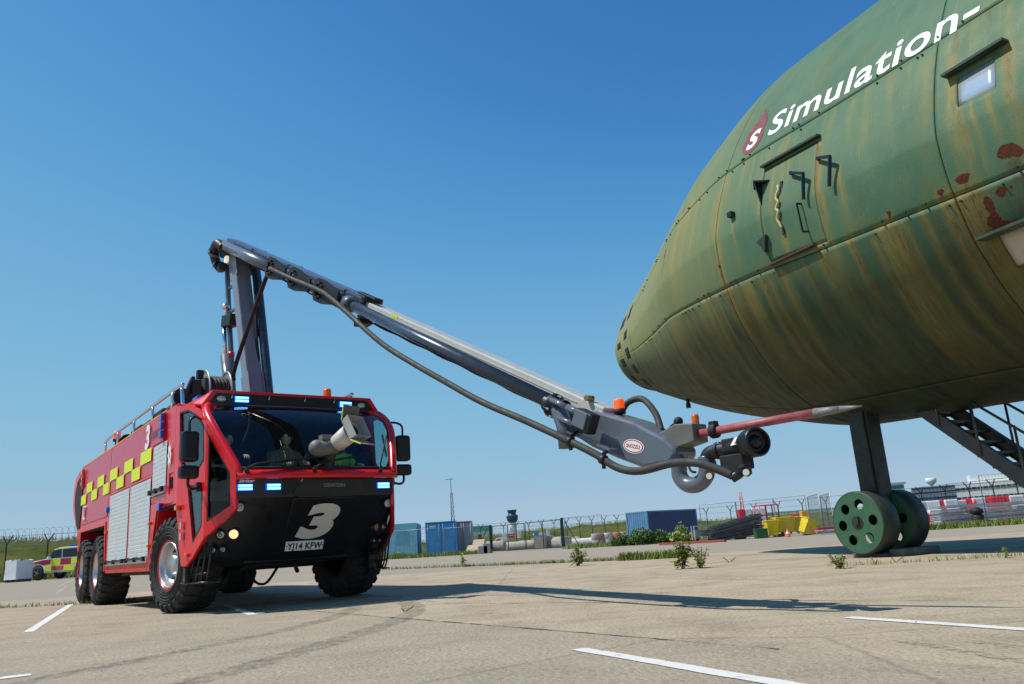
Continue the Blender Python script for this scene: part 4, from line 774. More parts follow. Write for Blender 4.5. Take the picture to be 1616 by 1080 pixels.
# ---- wheels
def wheel(name, x, y, out, steer=0.):
    RR, WW = .655, .54
    t = MB(); pr_ = [(.315, -.20), (.34, -.25), (.43, -.275), (.53, -.27), (.60, -.25), (.628, -.21), (.632, 0), (.628, .21), (.60, .25), (.53, .27), (.43, .275), (.34, .25), (.315, .20)]
    t.lathe(pr_, (0, 0, 0), (0, 1, 0), 40)
    nl = 24
    for k in range(nl):
        for s_ in (1, -1):
            a0 = 2*math.pi*(k+(.5 if s_ > 0 else 0))/nl; wA = 2*math.pi/nl*.30
            def pt(r_, yy, an): return (r_*math.sin(an), yy*s_, r_*math.cos(an))
            sk_ = .05
            v_ = [pt(.60, .015, a0-wA+sk_), pt(.60, .015, a0+wA+sk_), pt(.657, .015, a0+wA*.9+sk_), pt(.657, .015, a0-wA*.9+sk_), pt(.60, .15, a0-wA), pt(.60, .15, a0+wA), pt(.657, .15, a0+wA*.9), pt(.657, .15, a0-wA*.9), pt(.58, .262, a0-wA), pt(.58, .262, a0+wA), pt(.645, .245, a0+wA*.85), pt(.645, .245, a0-wA*.85), pt(.535, .272, a0-wA*.9), pt(.535, .272, a0+wA*.9), pt(.56, .283, a0+wA*.7), pt(.56, .283, a0-wA*.7)]
            fs = [(0, 3, 2, 1), (12, 13, 14, 15)]
            for j in range(3):
                for e in range(4): fs.append((4*j+e, 4*j+(e+1) % 4, 4*j+4+(e+1) % 4, 4*j+4+e))
            t.add(v_, fs)
    for r_ in (.37, .40, .44, .48, .51): t.lathe([(r_-.008, -.262 if r_ < .4 else -.272), (r_, -.283 if r_ > .38 else -.272), (r_+.008, -.262 if r_ < .4 else -.272)], (0, 0, 0), (0, 1, 0), 40)
    M_ = Matrix.Translation((x, y, RR)) @ Matrix.Rotation(steer, 4, 'Z') @ (Matrix.Identity(4) if out < 0 else Matrix.Rotation(math.pi, 4, 'Z'))
    t.xf(M_); w = P(name, t, RUB)
    r_ = MB(); r_.lathe([(.32, -.19), (.318, -.245), (.30, -.252), (.292, -.235), (.272, -.17), (.262, -.115), (.225, -.10), (.16, -.115), (.135, -.125), (.128, -.19), (.115, -.205), (.001, -.207)], (0, 0, 0), (0, 1, 0), 36); r_.xf(M_); rim = P('rim', r_, SILV, w)
    h_ = MB()
    for k in range(10): an = 2*math.pi*k/10; h_.cyl((.215*math.sin(an), -.118, .215*math.cos(an)), (.215*math.sin(an), -.09, .215*math.cos(an)), .030, n=12)
    h_.xf(M_); P('rim_hole', h_, VENT, rim)
    h_ = MB()
    for k in range(12): an = 2*math.pi*(k+.5)/12; h_.cyl((.158*math.sin(an), -.15, .158*math.cos(an)), (.158*math.sin(an), -.11, .158*math.cos(an)), .013, n=6)
    h_.xf(M_); P('wheel_nut', h_, CHR, rim)
    h_ = MB(); h_.lathe([(.318, -.225), (.331, -.252), (.336, -.255), (.341, -.245), (.330, -.22)], (0, 0, 0), (0, 1, 0), 40); h_.xf(M_); P('rim_band', h_, RED, rim)
for x, st_ in ((0, R(10)), (-5.58, 0), (-7.31, 0)):
    for out in (-1, 1): wheel('wheel', x, 1.225*out, out, st_)
# ---- extending boom (frame: a along the boom heading, b above the elbow, c sideways towards the right of the truck)
def B_(a, b2, c=0.): return Vector((-2.0 + .9966*a + .0819*c, .0819*a - .9966*c, 6.23 + b2))
NB = Vector((.0819, -.9966, 0)); th_b = math.atan(.5215)
def BL(t, n_=0., c=0.):         # along the sloping boom axis: t metres from the elbow, n above the axis
    return B_(t*math.cos(th_b) + n_*math.sin(th_b), .10 - t*math.sin(th_b) + n_*math.cos(th_b), c)
def bbar(b_, t0, t1, n0, w, h, c=0.): d_ = (BL(1)-BL(0)).normalized(); return b_.bar(BL(t0, n0, c), BL(t1, n0, c), w, h, NB.cross(d_))
q = MB(); q.lathe([(.55, 0), (.55, .12), (.42, .14), (.42, .16)], (-1.1, 0, 2.9), (0, 0, 1), 28); q.box((-1.15, 0, 3.02), (.7, .62, .2)); P('boom_turntable', q, BGR, bevel=.02)
arm = MB(); A0, A1 = B_(1.0, -3.12), B_(.12, -.02); arm.bar(A0, A1, .23, .28, NB); ARMM = mat('arm_light_grey_paint', (.20, .22, .26), .35, coat=.3, var=.06, dirt=(.12, .12, .12), da=.3); arm = P('lower_arm', arm, ARMM, bevel=.02)
for s_ in (1, -1):
    for t0, t1 in ((-.02, .2), (.82, 1.03)): q = MB(); q.bar(A0 + (A1-A0)*t0 + NB*s_*.13, A0 + (A1-A0)*t1 + NB*s_*.13, .31, .02, NB); P('arm_cheek', q, ARMM, arm, .006)
text_d = (A1-A0).normalized()
def oval(name, c, ux, uy, rx, ry, m, par, n=24, lift=.0):
    b_ = MB(); ux, uy = V(ux).normalized(), V(uy).normalized(); nn = ux.cross(uy); b_.add([V(c)+nn*lift+ux*(rx*math.cos(t))+uy*(ry*math.sin(t)) for t in np.linspace(0, 2*math.pi, n+1)[:-1]], [list(range(n))]); return P(name, b_, m, par, recalc=False)
LRED = mat('label_red', (.45, .02, .03), .5)
cc = A0 + (A1-A0)*.66 + NB*.117; uxx = text_d.cross(NB)*-1
oval('maker_label', cc, uxx, text_d, .10, .17, WHT, arm, lift=.0); oval('label_centre', cc, uxx, text_d, .085, .15, LRED, arm, lift=.002); oval('label_centre', cc, uxx, text_d, .075, .135, WHT, arm, lift=.004)
# ladder side rail, rams, tubes beside the lower arm
q = MB(); q.tube([B_(-.36, -.05, .02), B_(-.22, -1.1, .02), B_(.12, -2.95, .02)], .05, 8, 4); q.tube([B_(-.36, -.05, -.24), B_(-.22, -1.1, -.24), B_(.12, -2.95, -.24)], .03, 8, 4)
for b2 in (-.12, -.62, -1.1): q.bar(B_(-.34 - .0, b2, .02), B_(.14-.12*b2*2, b2-.03, .02), .05, .05)
P('arm_rail', q, BGR, arm)
q = MB(); q.bar(B_(-.26, -1.28, .04), B_(.16, -1.34, .04), .22, .22, NB); P('ram_block', q, BGD, arm, .02); q = MB(); q.cyl(B_(-.17, -.98, .10), B_(-.165, -1.05, .10), .07); q.cyl(B_(-.24, -2.0+.66, .10), B_(-.14, -2.0, .10), .042, n=12); P('ram_rod', q, CHR, arm)
q = MB(); q.cyl(B_(-.14, -1.95, .10), B_(.18, -3.0, .10), .09, n=16); P('ram_cylinder', q, BGR, arm)
q = MB(); q.tube([B_(-.345, -1.95, .02), B_(-.325, -2.03, .02)], .06, 8) if 0 else q.cyl(B_(-.075, -1.9, .02), B_(-.06, -1.98, .02), .06); P('rail_band', q, RED, arm)
q = MB(); q.tube([B_(.34, -.3, -.22), B_(.46, -.55, -.22), B_(.70, -1.5, -.22), B_(1.06, -3.0, -.22)], .08, 10, 4); P('riser_tube', q, DPIPE, arm)
q = MB(); q.tube([B_(.35, -.25, -.1), B_(.55, -.6, -.12), B_(.72, -1.3, -.1), B_(.80, -2.0, -.1), B_(.98, -2.9, -.1)], .03, 6, 5); q.box(B_(.62, -1.25, -.15), (.12, .12, .14)); q.box(B_(.70, -1.7, -.15), (.1, .1, .1)); P('arm_cable', q, CHAS, arm)
# elbow
q = MB(); q.cyl(B_(0, 0, .26), B_(0, 0, -.26), .13, n=20); q.tube([BL(.2, -.02, .30), BL(-.05, .02, .34), B_(-.28, .05, .30), B_(-.36, -.12, .22), B_(-.25, -.25, .18), B_(-.08, -.26, .2)], .085, 10, 6); P('elbow_joint', q, BGD, arm)
q = MB(); q.lathe([(.115, -.03), (.115, .03)], B_(-.28, .05, .30), (1, 0, .6), 16); q.lathe([(.115, -.03), (.115, .03)], B_(-.30, -.2, .20), (1, 0, -.6), 16); P('pipe_flange', q, BGR, arm)
q = MB(); q.box(B_(.18, -.22, .24), (.11, .06, .11)); P('flood_lamp', q, emit('lamp_glass_pale', (.9, .9, .7), .6), arm, .01)
boom = MB(); bbar(boom, -.22, 5.36, .02, .25, .25); boom = P('boom_outer_section', boom, BGO, bevel=.02)
q = MB(); bbar(q, -.15, 5.3, .149, .17, .010); P('top_strip', q, BGR, boom)
q = MB(); bbar(q, 5.30, 5.40, .02, .30, .30); bbar(q, 5.1, 5.6, .185, .10, .03, .06); q.box(BL(5.25, -.2, .0), (.2, .2, .1), 0); P('boom_collar', q, BGD, boom, .01)
q = MB(); bbar(q, 5.3, 10.05, .0, .21, .215); inn = P('boom_inner_section', q, CRM, bevel=.015)
for n_ in (.045, -.03): q = MB(); bbar(q, 5.42, 9.7, n_, .006, .012, .108); P('weld_rib', q, CRM, inn)
for n_, c_, m_ in ((-.135, .06, CHAS), (-.135, .02, BGD), (-.14, -.04, CHAS)): q = MB(); q.tube([BL(5.6+.35*k, n_-.012*(k % 2), c_) for k in range(12)], .011, 6, 3); P('hydraulic_line', q, m_, inn)
for n_, c_ in ((-.125, .10), (-.13, -.06)): q = MB(); q.tube([BL(.2+.4*k, n_-.01*(k % 2), c_) for k in range(13)], .013, 6, 3); P('hydraulic_line', q, CHAS, boom)
for t_ in (1.1, 2.7, 4.75):
    q = MB(); bbar(q, t_, t_+.035, .02, .27, .27); P('weld_band', q, BGO, boom, .004)
for k in range(4):
    q = MB(); [q.cyl(BL(5.35, -.09+.06*k, .15), BL(5.35, -.09+.06*k, .17), .012, n=6)]; P('collar_bolt', q, CHR, boom)
q = MB(); bbar(q, .45, .62, .05, .004, .06, .128); P('warning_label', q, YEL, boom); q = MB(); bbar(q, 6.1, 6.26, .085, .004, .04, .107); P('warning_label', q, YEL, inn)
q = MB(); q.cyl(BL(-.05, .02, .25), BL(2.6, .02, .25), .095, n=16); q.cyl(BL(2.6, .02, .25), BL(4.6, .02, .25), .084, n=16); P('waterway_tube', q, BGR, boom)
q = MB(); q.cyl(BL(4.6, .02, .25), BL(9.5, -.03, .22), .072, n=16); P('waterway_inner_tube', q, DPIPE, boom)
q = MB(); q.cyl(BL(5.15, .02, .25), BL(5.31, .02, .25), .104, n=18); q.cyl(BL(4.9, .02, .25), BL(4.98, .02, .25), .098, n=18); P('gland', q, BGR, boom)
for t_ in (2.63, 3.55, 4.48):
    q = MB(); o = BL(t_, .04, .37); d_ = (BL(1)-BL(0)).normalized(); u_ = NB.cross(d_); u_ = u_ if u_.z > 0 else -u_
    poly = [(-.19, -.09), (-.11, -.17), (.14, -.17), (.58, -.09), (.58, .10), (.10, .165), (-.11, .165), (-.19, .09)]; ci = [(.13*math.cos(t), .13*math.sin(t)) for t in np.linspace(0, 6.283, 21)[:-1]]
    q.plate(poly, [ci], o, d_, u_, .03) if d_.cross(u_).dot(NB) > 0 else q.plate([(-x, z) for x, z in poly], [ci], o, -d_, u_, .03)
    q.bar(o + d_*.3 - NB*.03, o + d_*.3 - NB*.2, .06, .06); pb = P('hose_guide', q, GUID, boom, .006)
    q = MB(); [q.cyl(o + d_*(.105*math.cos(t)) + u_*(.105*math.sin(t)) - NB*.05, o + d_*(.105*math.cos(t)) + u_*(.105*math.sin(t)) + NB*.03, .022, n=8) for t in np.linspace(0, 6.283, 9)[:-1]]; P('guide_roller', q, CHAS, pb)
# hoses
q = MB(); q.tube([B_(*p) for p in ((2.41, -1.12, .40), (3.26, -1.56, .41), (4.06, -1.96, .41), (4.37, -2.15, .41), (4.82, -2.47, .42), (5.67, -3.1, .42), (6.34, -3.5, .42), (6.93, -3.83, .41), (7.55, -4.17, .40), (8.2, -4.47, .39), (8.74, -4.74, .36), (9.02, -4.89, .34), (9.24, -5.03, .32), (9.47, -5.085, .31), (9.8, -5.06, .30), (10.05, -5.085, .30), (10.2, -5.145, .28), (10.32, -5.21, .25))], .034, 10, 6); P('boom_hose', q, HOSE, boom)
q = MB(); q.tube([B_(2.09, -1.10, .30), B_(1.6, -1.79, .37), B_(1.14, -2.48, .43), B_(1.08, -2.68, .42)], .036, 10, 4); P('reel_hose', q, CHAS, boom)
# hose reel on the roof
q = MB(); rc = V(-.85, -.46, 3.34)
for yy in (-.02, -.36): q.lathe([(.33, 0), (.34, .012), (.33, .024), (.06, .02)], rc + V(0, yy, 0), (0, 1, 0), 30)
reel = P('hose_reel', q, ALU); q = MB(); 
for k in range(6): q.lathe([(.22, -.03), (.255, 0), (.22, .03)], rc + V(0, -.05-.055*k, 0), (0, 1, 0), 26)
q.cyl(rc+V(0, .0, 0), rc+V(0, -.36, 0), .22, n=24); P('reel_coil', q, HOSE, reel)
q = MB(); q.box(rc+V(0, -.5, -.1), (.3, .14, .5)); q.tube([rc+V(.1, -.55, .2), rc+V(.1, -.62, .0), rc+V(.0, -.62, -.2), rc+V(-.15, -.6, -.2)], .04, 8, 4); q.cyl(rc+V(0, -.38, 0), rc+V(0, -.6, 0), .08); q.box(rc+V(.1, -.45, .24), (.1, .1, .14)); P('reel_drive', q, BGD, reel, .01)
q = MB(); q.box(rc+V(.0, -.2, -.4), (.5, .8, .16)); P('reel_frame', q, BGD, reel)
# ---- boom head
hd = MB(); prof = [(8.52, -4.43), (8.90, -4.47), (9.31, -4.63), (9.63, -4.82), (9.735, -4.92), (9.73, -4.985), (9.66, -5.04), (9.37, -5.05), (9.08, -4.93), (8.78, -4.79), (8.58, -4.66)]
hd.prism([B_(a, b2+.0, .14) for a, b2 in prof], -NB*.30); hd = P('boom_head', hd, BGR, bevel=.045)
hc = B_(9.29, -4.85, .142); d_ = B_(1, 0)-B_(0, 0); d_ = (d_*.93 + V(0, 0, -.25)).normalized(); u_ = NB.cross(d_); u_ = u_ if u_.z > 0 else -u_
sgn = 1 if d_.cross(u_).dot(NB) > 0 else -1
oval('maker_label', hc, d_*sgn, u_, .118, .062, WHT, hd); oval('label_ring', hc, d_*sgn, u_, .110, .055, LRED, hd, lift=.001); oval('label_centre', hc, d_*sgn, u_, .100, .047, WHT, hd, lift=.002)
text_on('label_lettering', 'SNOZZLE', hc, d_*sgn, u_, .044, LRED, hd, .0, .0012, .84, lift=.003)
q = MB(); q.lathe([(.085, -.05), (.085, .05)], BL(9.48, -.05, .22), (BL(1)-BL(0)), 18); q.lathe([(.12, .06), (.12, .10), (.09, .11), (.1, .22)], BL(9.45, -.05, .22), (BL(1)-BL(0)), 18); P('valve_flange', q, BGD, hd)
q = MB(); q.tube([BL(9.62, -.06, .24), BL(9.78, -.18, .26), BL(9.86, -.36, .24)], .08, 12, 5); P('valve_bend', q, BGR, hd)
for k in range(7): t = 2*math.pi*k/7; q = MB(); q.cyl(BL(9.50, -.05+.105*math.cos(t), .22+.105*math.sin(t)), BL(9.58, -.05+.105*math.cos(t), .22+.105*math.sin(t)), .015, n=6); P('flange_bolt', q, CHR, hd)
q = MB(); q.cyl(BL(9.58, .02, .33), BL(9.82, .02, .33), .028, n=12); q.cyl(BL(9.82, .02, .33), BL(10.0, .02, .33), .035, n=12); q.cyl(BL(9.75, -.10, .34), BL(9.98, -.10, .34), .026, n=12); P('actuator_ram', q, BGR, hd)
q = MB(); bbar(q, 9.95, 10.17, -.03, .13, .19, .31); P('actuator_motor', q, BGD, hd, .02); q = MB(); bbar(q, 9.97, 10.13, -.02, .02, .15, .38); P('motor_cover', q, BGR, hd, .008)
q = MB(); q.cyl(BL(9.84, .13, .06), BL(9.84, .13, .15), .028, n=14); P('pivot_pin', q, mat('brass', (.35, .24, .12), .4, .7), hd)
q = MB(); q.bar(B_(8.62, -4.62, .26), B_(9.16, -4.87, .26), .10, .02); P('hose_tray', q, BGR, hd)
for a, b2, cc_ in ((8.74, -4.74, .36), (9.10, -4.945, .335)): q = MB(); q.lathe([(.038, -.025), (.046, -.02), (.046, .02), (.038, .025)], B_(a, b2, cc_), (BL(1)-BL(0)), 14); q.bar(B_(a, b2+.04, cc_), B_(a+.02, b2+.10, .26), .03, .03); q.bar(B_(a, b2-.045, cc_), B_(a, b2-.08, cc_), .02, .03); P('hose_clamp', q, BGD, hd)
bb_ = B_(9.05, -4.52, -.0); q = MB(); q.cyl(bb_, bb_+V(0, 0, .045), .055, n=14); o = P('beacon_base', q, CHAS, hd); q = MB(); q.lathe([(.048, 0), (.048, .07), (.044, .09), (.001, .095)], bb_+V(0, 0, .045), (0, 0, 1), 16); P('beacon_lens', q, AMBL, o)
q = MB(); q.tube([B_(8.98, -4.47, -.12), B_(9.05, -4.40, -.14), B_(9.2, -4.40, -.16), B_(9.36, -4.56, -.12), B_(9.46, -4.74, -.05)], .03, 8, 6); P('head_hose', q, HOSE, hd)
# piercing spike on its carrier
q = MB(); q.prism([B_(9.48, -4.79, .10), B_(9.72, -4.72, .10), B_(9.9, -4.74, .10), B_(9.9, -4.89, .10), B_(9.70, -4.92, .10)], -NB*.2); q.box(B_(9.66, -4.93, 0), (.1, .1, .1)); P('spike_carrier', q, GRIT, hd, .01)
q = MB(); q.cyl(B_(9.84, -4.825, .02), B_(10.94, -4.822, .02), .034, .034, 16); sp1 = P('piercing_spike', q, mat('spike_red_oxide', (.36, .075, .085), .5, var=.15, vs_=5, dirt=(.42, .25, .22), da=.5), hd)
q = MB(); q.cyl(B_(10.93, -4.822, .02), B_(11.13, -4.825, .02), .036, .024, 16); q.cyl(B_(11.13, -4.825, .02), B_(11.29, -4.83, .02), .024, .003, 16); P('spike_tip', q, mat('perforated_spike_steel', (.20, .19, .185), .6, .3, var=.3, vs_=70), sp1)
q = MB(); q.lathe([(.045, -.03), (.06, -.025), (.06, .03), (.045, .035)], B_(10.05, -4.824, .02), (B_(1, 0)-B_(0, 0)), 18); q.box(B_(10.05, -4.824, .02)+V(0, 0, .06), (.06, .06, .04)); P('spike_clamp', q, CHAS, sp1, .006)
q = MB(); q.lathe([(.03, 0), (.032, .07), (.028, .09), (.001, .095)], B_(9.85, -4.745, -.02), (0, 0, 1), 14); P('beacon_lens', q, AMB, hd)
q = MB(); q.tube([B_(9.56, -4.76, 0), B_(9.62, -4.71, 0), B_(9.68, -4.70, 0)], .01, 6, 3); q.ball(B_(9.69, -4.69, .0), .042, 12); P('camera', q, CHAS, hd)
# nozzle on its swivelling bends
q = MB(); q.tube([B_(9.50, -4.97, .06), B_(9.62, -4.98, .06), B_(9.69, -5.03, .06), B_(9.685, -5.14, .06), B_(9.74, -5.215, .06), B_(9.83, -5.235, .06), B_(9.92, -5.20, .06), B_(9.965, -5.12, .06), B_(9.97, -5.02, .06)], .066, 14, 6); P('swivel_bend', q, BGR, hd)
q = MB(); q.tube([B_(9.97, -5.12, .06), B_(9.97, -5.06, .06), B_(10.0, -5.01, .06), B_(10.07, -4.992, .06), B_(10.2, -4.99, .06)], .06, 12, 5); q.lathe([(.075, -.02), (.075, .02)], B_(9.97, -5.08, .06), (0, 0, 1), 18); q.lathe([(.07, -.015), (.07, .015)], B_(10.10, -4.99, .06), (1, 0, 0), 18); P('nozzle_bend', q, BGD, hd)
hx = (B_(1, 0)-B_(0, 0)); aim = (hx*.93 + NB*.38 + V(0, 0, .03)).normalized(); n0 = B_(10.18, -4.995, .06)
q = MB(); q.cyl(n0, n0+aim*.26, .062, n=18); q.box(n0+aim*.1+V(0, 0, -.11), (.22, .14, .12)); q.box(n0+aim*.06+V(0, 0, .05), (.12, .1, .06)); P('nozzle_body', q, CHAS, hd, .01)
q = MB(); q.lathe([(.062, .22), (.095, .26), (.108, .30), (.112, .40), (.100, .42), (.092, .405), (.082, .36), (.045, .36), (.045, .40), (.001, .405)], n0, aim, 26); noz = P('nozzle_head', q, BLACK, hd)
q = MB(); q.lathe([(.030, .405), (.030, .418), (.001, .42)], n0, aim, 16); P('nozzle_stem', q, BGD, noz)
sx_ = aim.cross(V(0, 0, 1)).normalized(); sx_ = -sx_ if sx_.dot(V(B_(0, 0, 1)-B_(0, 0))) < 0 else sx_
def sticker(nm, c, w, h, m, ang=0.):
    b_ = MB(); dirs = (sx_*math.cos(ang)+V(0, 0, 1)*math.sin(ang)); b_.box(c, (w, .004, h), 0, Matrix((aim, dirs, aim.cross(dirs))).transposed()); return P(nm, b_, m, hd)
sticker('label', n0+aim*.19+(sx_*.8+V(0, 0, .6)).normalized()*.064, .07, .075, WHT, R(37)); sticker('label', n0+aim*.215+(sx_*.8+V(0, 0, .6)).normalized()*.066, .03, .06, LRED, R(37)); sticker('label', n0+aim*.06+V(0, 0, -.1)+sx_*.075, .045, .04, WHT)
q = MB(); q.tube([n0+aim*.2+V(0, 0, -.16), B_(10.36, -5.2, .22), B_(10.31, -5.23, .25)], .038, 10, 4); q.lathe([(.055, -.02), (.055, .02)], B_(10.36, -5.18, .21), (0, 0, 1), 16); q.box(n0+aim*.17+V(0, 0, -.17), (.09, .09, .09)); P('agent_pipe', q, BGD, hd)
for a, b2, c in ((10.06, -5.19, .16), (10.42, -5.2, .2)): q = MB(); q.cyl(B_(a, b2, c), B_(a, b2, c)+V(.36, -.9, .05)*.035, .030, n=18); o = P('gauge', q, BGD, hd); q = MB(); q.cyl(B_(a, b2, c)+V(.36, -.9, .05)*.034, B_(a, b2, c)+V(.36, -.9, .05)*.038, .025, n=18); P('gauge_face', q, BEIGE, o)
q = MB(); q.tube([B_(9.8, -5.0, .1), B_(9.86, -5.12, .14), B_(9.9, -5.14, .12)], .01, 6, 4); q.tube([n0+aim*.05+V(0, 0, -.15), n0+aim*.03+V(0, 0, -.22), n0+aim*.1+V(0, 0, -.2)], .008, 6, 4); P('signal_cable', q, CHAS, hd)
# ================================================================ CREW IN THE CAB
SKIN = mat('skin', (.50, .29, .21), .55, var=.08); NAVY = mat('navy_uniform', (.012, .014, .02), .85, bump=.3); TAN = mat('tan_fire_tunic', (.16, .13, .06), .85, bump=.3, var=.2); HIVIS = mat('hi_vis_lime', (.32, .62, .02), .7); HAIR = mat('dark_hair', (.012, .009, .007), .7); STRIPE = mat('silver_stripe', (.5, .5, .48), .4); BOOT = mat('boot_leather', (.012, .011, .01), .5)
def person(loc, rz, label, top_m, yaw=0., vest=False, arm_up=0.):
    pts = {'pel': (0, 0, 0, .15), 'sp': (-.01, 0, .2, .145), 'ch': (0, 0, .38, .155), 'nk': (.02, 0, .53, .06), 'hb': (.035, 0, .60, .055)}
    eds = [('pel', 'sp'), ('sp', 'ch'), ('ch', 'nk'), ('nk', 'hb')]
    for s_, t in ((1, 'l'), (-1, 'r')):
        pts.update({'sh'+t: (0, .19*s_, .44, .075), 'el'+t: (.16, .25*s_, .22+arm_up, .052), 'wr'+t: (.40, .16*s_, .27+arm_up*1.4, .036), 'pa'+t: (.48, .13*s_, .29+arm_up*1.4, .032), 'hp'+t: (.06, .10*s_, -.02, .10), 'kn'+t: (.46, .13*s_, .03, .072), 'an'+t: (.50, .13*s_, -.36, .048), 'to'+t: (.66, .14*s_, -.40, .04)})
        eds += [('ch', 'sh'+t), ('sh'+t, 'el'+t), ('el'+t, 'wr'+t), ('wr'+t, 'pa'+t), ('pel', 'hp'+t), ('hp'+t, 'kn'+t), ('kn'+t, 'an'+t), ('an'+t, 'to'+t)]
        for k in range(5):
            a = (.46+.01*(k > 0), .13*s_+(.035-.0175*k)*1.0, .29+arm_up*1.4); f = (.53+.015*(2-abs(k-2)), .13*s_+(.04-.02*k), .275+arm_up*1.4, .0095) if k else (.50, .13*s_-.055*s_, .30+arm_up*1.4, .010)
            g_ = (f[0]+.02, f[1], f[2]-.035, .008); pts['f%d%s' % (k, t)] = f; pts['g%d%s' % (k, t)] = g_; eds += [('pa'+t, 'f%d%s' % (k, t)), ('f%d%s' % (k, t), 'g%d%s' % (k, t))]
    keys = list(pts); me = bpy.data.meshes.new('p'); me.from_pydata([pts[k][:3] for k in keys], [(keys.index(a), keys.index(b2)) for a, b2 in eds], [])
    ob = bpy.data.objects.new('p', me); col.objects.link(ob); md = ob.modifiers.new('s', 'SKIN'); md.use_smooth_shade = True
    for i, k in enumerate(keys): me.skin_vertices[0].data[i].radius = (pts[k][3],)*2; me.skin_vertices[0].data[i].use_root = k == 'pel'
    ob.modifiers.new('u', 'SUBSURF').levels = 1
    ev = ob.evaluated_get(bpy.context.evaluated_depsgraph_get()); m2 = bpy.data.meshes.new_from_object(ev)
    q = MB(); vs_ = [v.co.copy() for v in m2.vertices]
    for f in m2.polygons:
        c = f.center; z = c.z-arm_up*1.4; hand = c.x > .405 and abs(c.y) < .3 and z > .2
        q.cm = 0 if (hand or c.z > .545) else (2 if (vest and .02 < c.z < .5 and abs(c.y) < .2 and c.x < .2) else (3 if c.z < -.33 else 1)); q.add([], [])
        q.f.append(list(f.vertices)); q.sm.append(True); q.mi.append(q.cm)
    q.v = [tuple(v) for v in vs_]
    bpy.data.objects.remove(ob); bpy.data.meshes.remove(me); bpy.data.meshes.remove(m2)
    # head with brow, eye sockets, nose, mouth, chin and ears
    hm = MB(); hm.cm = 0; nu, nv = 24, 18; rows = []
    for j in range(nv+1):
        ph = math.pi*j/nv; row = []
        for i in range(nu):
            t = 2*math.pi*i/nu; x, y, z = math.sin(ph)*math.cos(t), math.sin(ph)*math.sin(t), math.cos(ph)
            X, Y, Z = x*.098, y*.076, z*.122
            if x > 0:
                X -= .012*max(0, -z)*x; g = lambda yy, zz, w, h: math.exp(-((Y-yy)/w)**2-((Z-zz)/h)**2)
                X += .026*g(0, -.012, .014, .026) + .006*g(0, .03, .05, .010) - .012*g(.03, .012, .014, .012) - .012*g(-.03, .012, .014, .012) + .005*g(0, -.058, .022, .010) + .012*g(0, -.1, .03, .02)
            if Z < -.03: Y *= 1 - .35*(-.03-Z)/.09
            row.append((X, Y, Z))
        rows.append(row)
    k0 = 0; vv = [p for r_ in rows for p in r_]
    hm.add(vv, [(j*nu+i, j*nu+(i+1) % nu, (j+1)*nu+(i+1) % nu, (j+1)*nu+i) for j in range(nv) for i in range(nu)], True)
    for s_ in (1, -1): hm.ball((-.005, .078*s_, 0), .03, 8, (.6, .35, 1))
    Mh = Matrix.Translation((.045, 0, .685)) @ Matrix.Rotation(yaw, 4, 'Z'); hm.xf(Mh)
    q.cm = 0; k = len(q.v); q.v += hm.v; q.f += [[i+k for i in f] for f in hm.f]; q.sm += hm.sm; q.mi += [0]*len(hm.f)
    o = q.build('person', [SKIN, top_m, HIVIS, BOOT], None, recalc=True); o.location = loc; o.rotation_euler = (0, 0, rz); tag(o, label, 'person', 'crew in the cab')
    for s_ in (1, -1):
        e = MB(); e.ball((.082, .03*s_, .012), .011, 8); e.xf(Mh); e.build('eye', mat('eye_dark', (.02, .015, .012), .2), o)
    h_ = MB(); rows = []
    for j in range(9):
        ph = .62*math.pi*j/8; rows.append([(math.sin(ph)*math.cos(t)*.106*(1 if math.cos(t) < .2 or ph < .9 else .93)-.006, math.sin(ph)*math.sin(t)*.084, math.cos(ph)*.13+(.035 if math.cos(t) > .35 and ph > 1.1 else 0)) for t in np.linspace(0, 2*math.pi, 21)])
    h_.grid(rows); h_.xf(Mh); h_.build('hair', HAIR, o)
    for z0 in ((.12, .26) if not vest else (.15, .3)):
        c_ = MB(); c_.lathe([(.158, -.022), (.164, 0), (.158, .022)], (-.005, 0, z0), (0, 0, 1), 20); c_.v = [(p[0]*.98, p[1]*1.08, p[2]) for p in c_.v]; c_.build('reflective_band', STRIPE if vest else HIVIS, o)
    return o
def tl(x, y, z): return T0 + Matrix.Rotation(TRZ, 3, 'Z') @ Vector((x, y, z))
person(tl(.86, -.95, 1.62), TRZ, 'person in tan fire kit sitting behind the narrow quarter window', TAN, R(10), False, .08)
person(tl(.86, -.10, 1.65), TRZ, 'bareheaded person sitting in the middle of the cab behind the windscreen', TAN, R(-25))
person(tl(.86, .74, 1.62), TRZ, 'person in lime hi-vis vest sitting nearest the far cab door', NAVY, R(-10), True)
q = MB(); q.box((0, 0, 0), (.21, .36, .004), 0, Matrix.Rotation(R(-28), 3, 'Y')); q.box((.03, .03, .018), (.2, .34, .004), R(12), Matrix.Rotation(R(-8), 3, 'Y'))
pa = q.build('paper_sheets', mat('printed_paper', (.72, .82, .74), .8)); pa.location = tl(1.62, .08, 1.79); pa.rotation_euler = (0, 0, TRZ); tag(pa, 'white paper sheets lying on the cab dashboard behind the windscreen', 'papers')

# ================================================================ BACKGROUND
def KX(px): return .0007734*(px-829.5)
def at(px, d): return Vector((KX(px)*d, d, gh(KX(px)*d, d)))
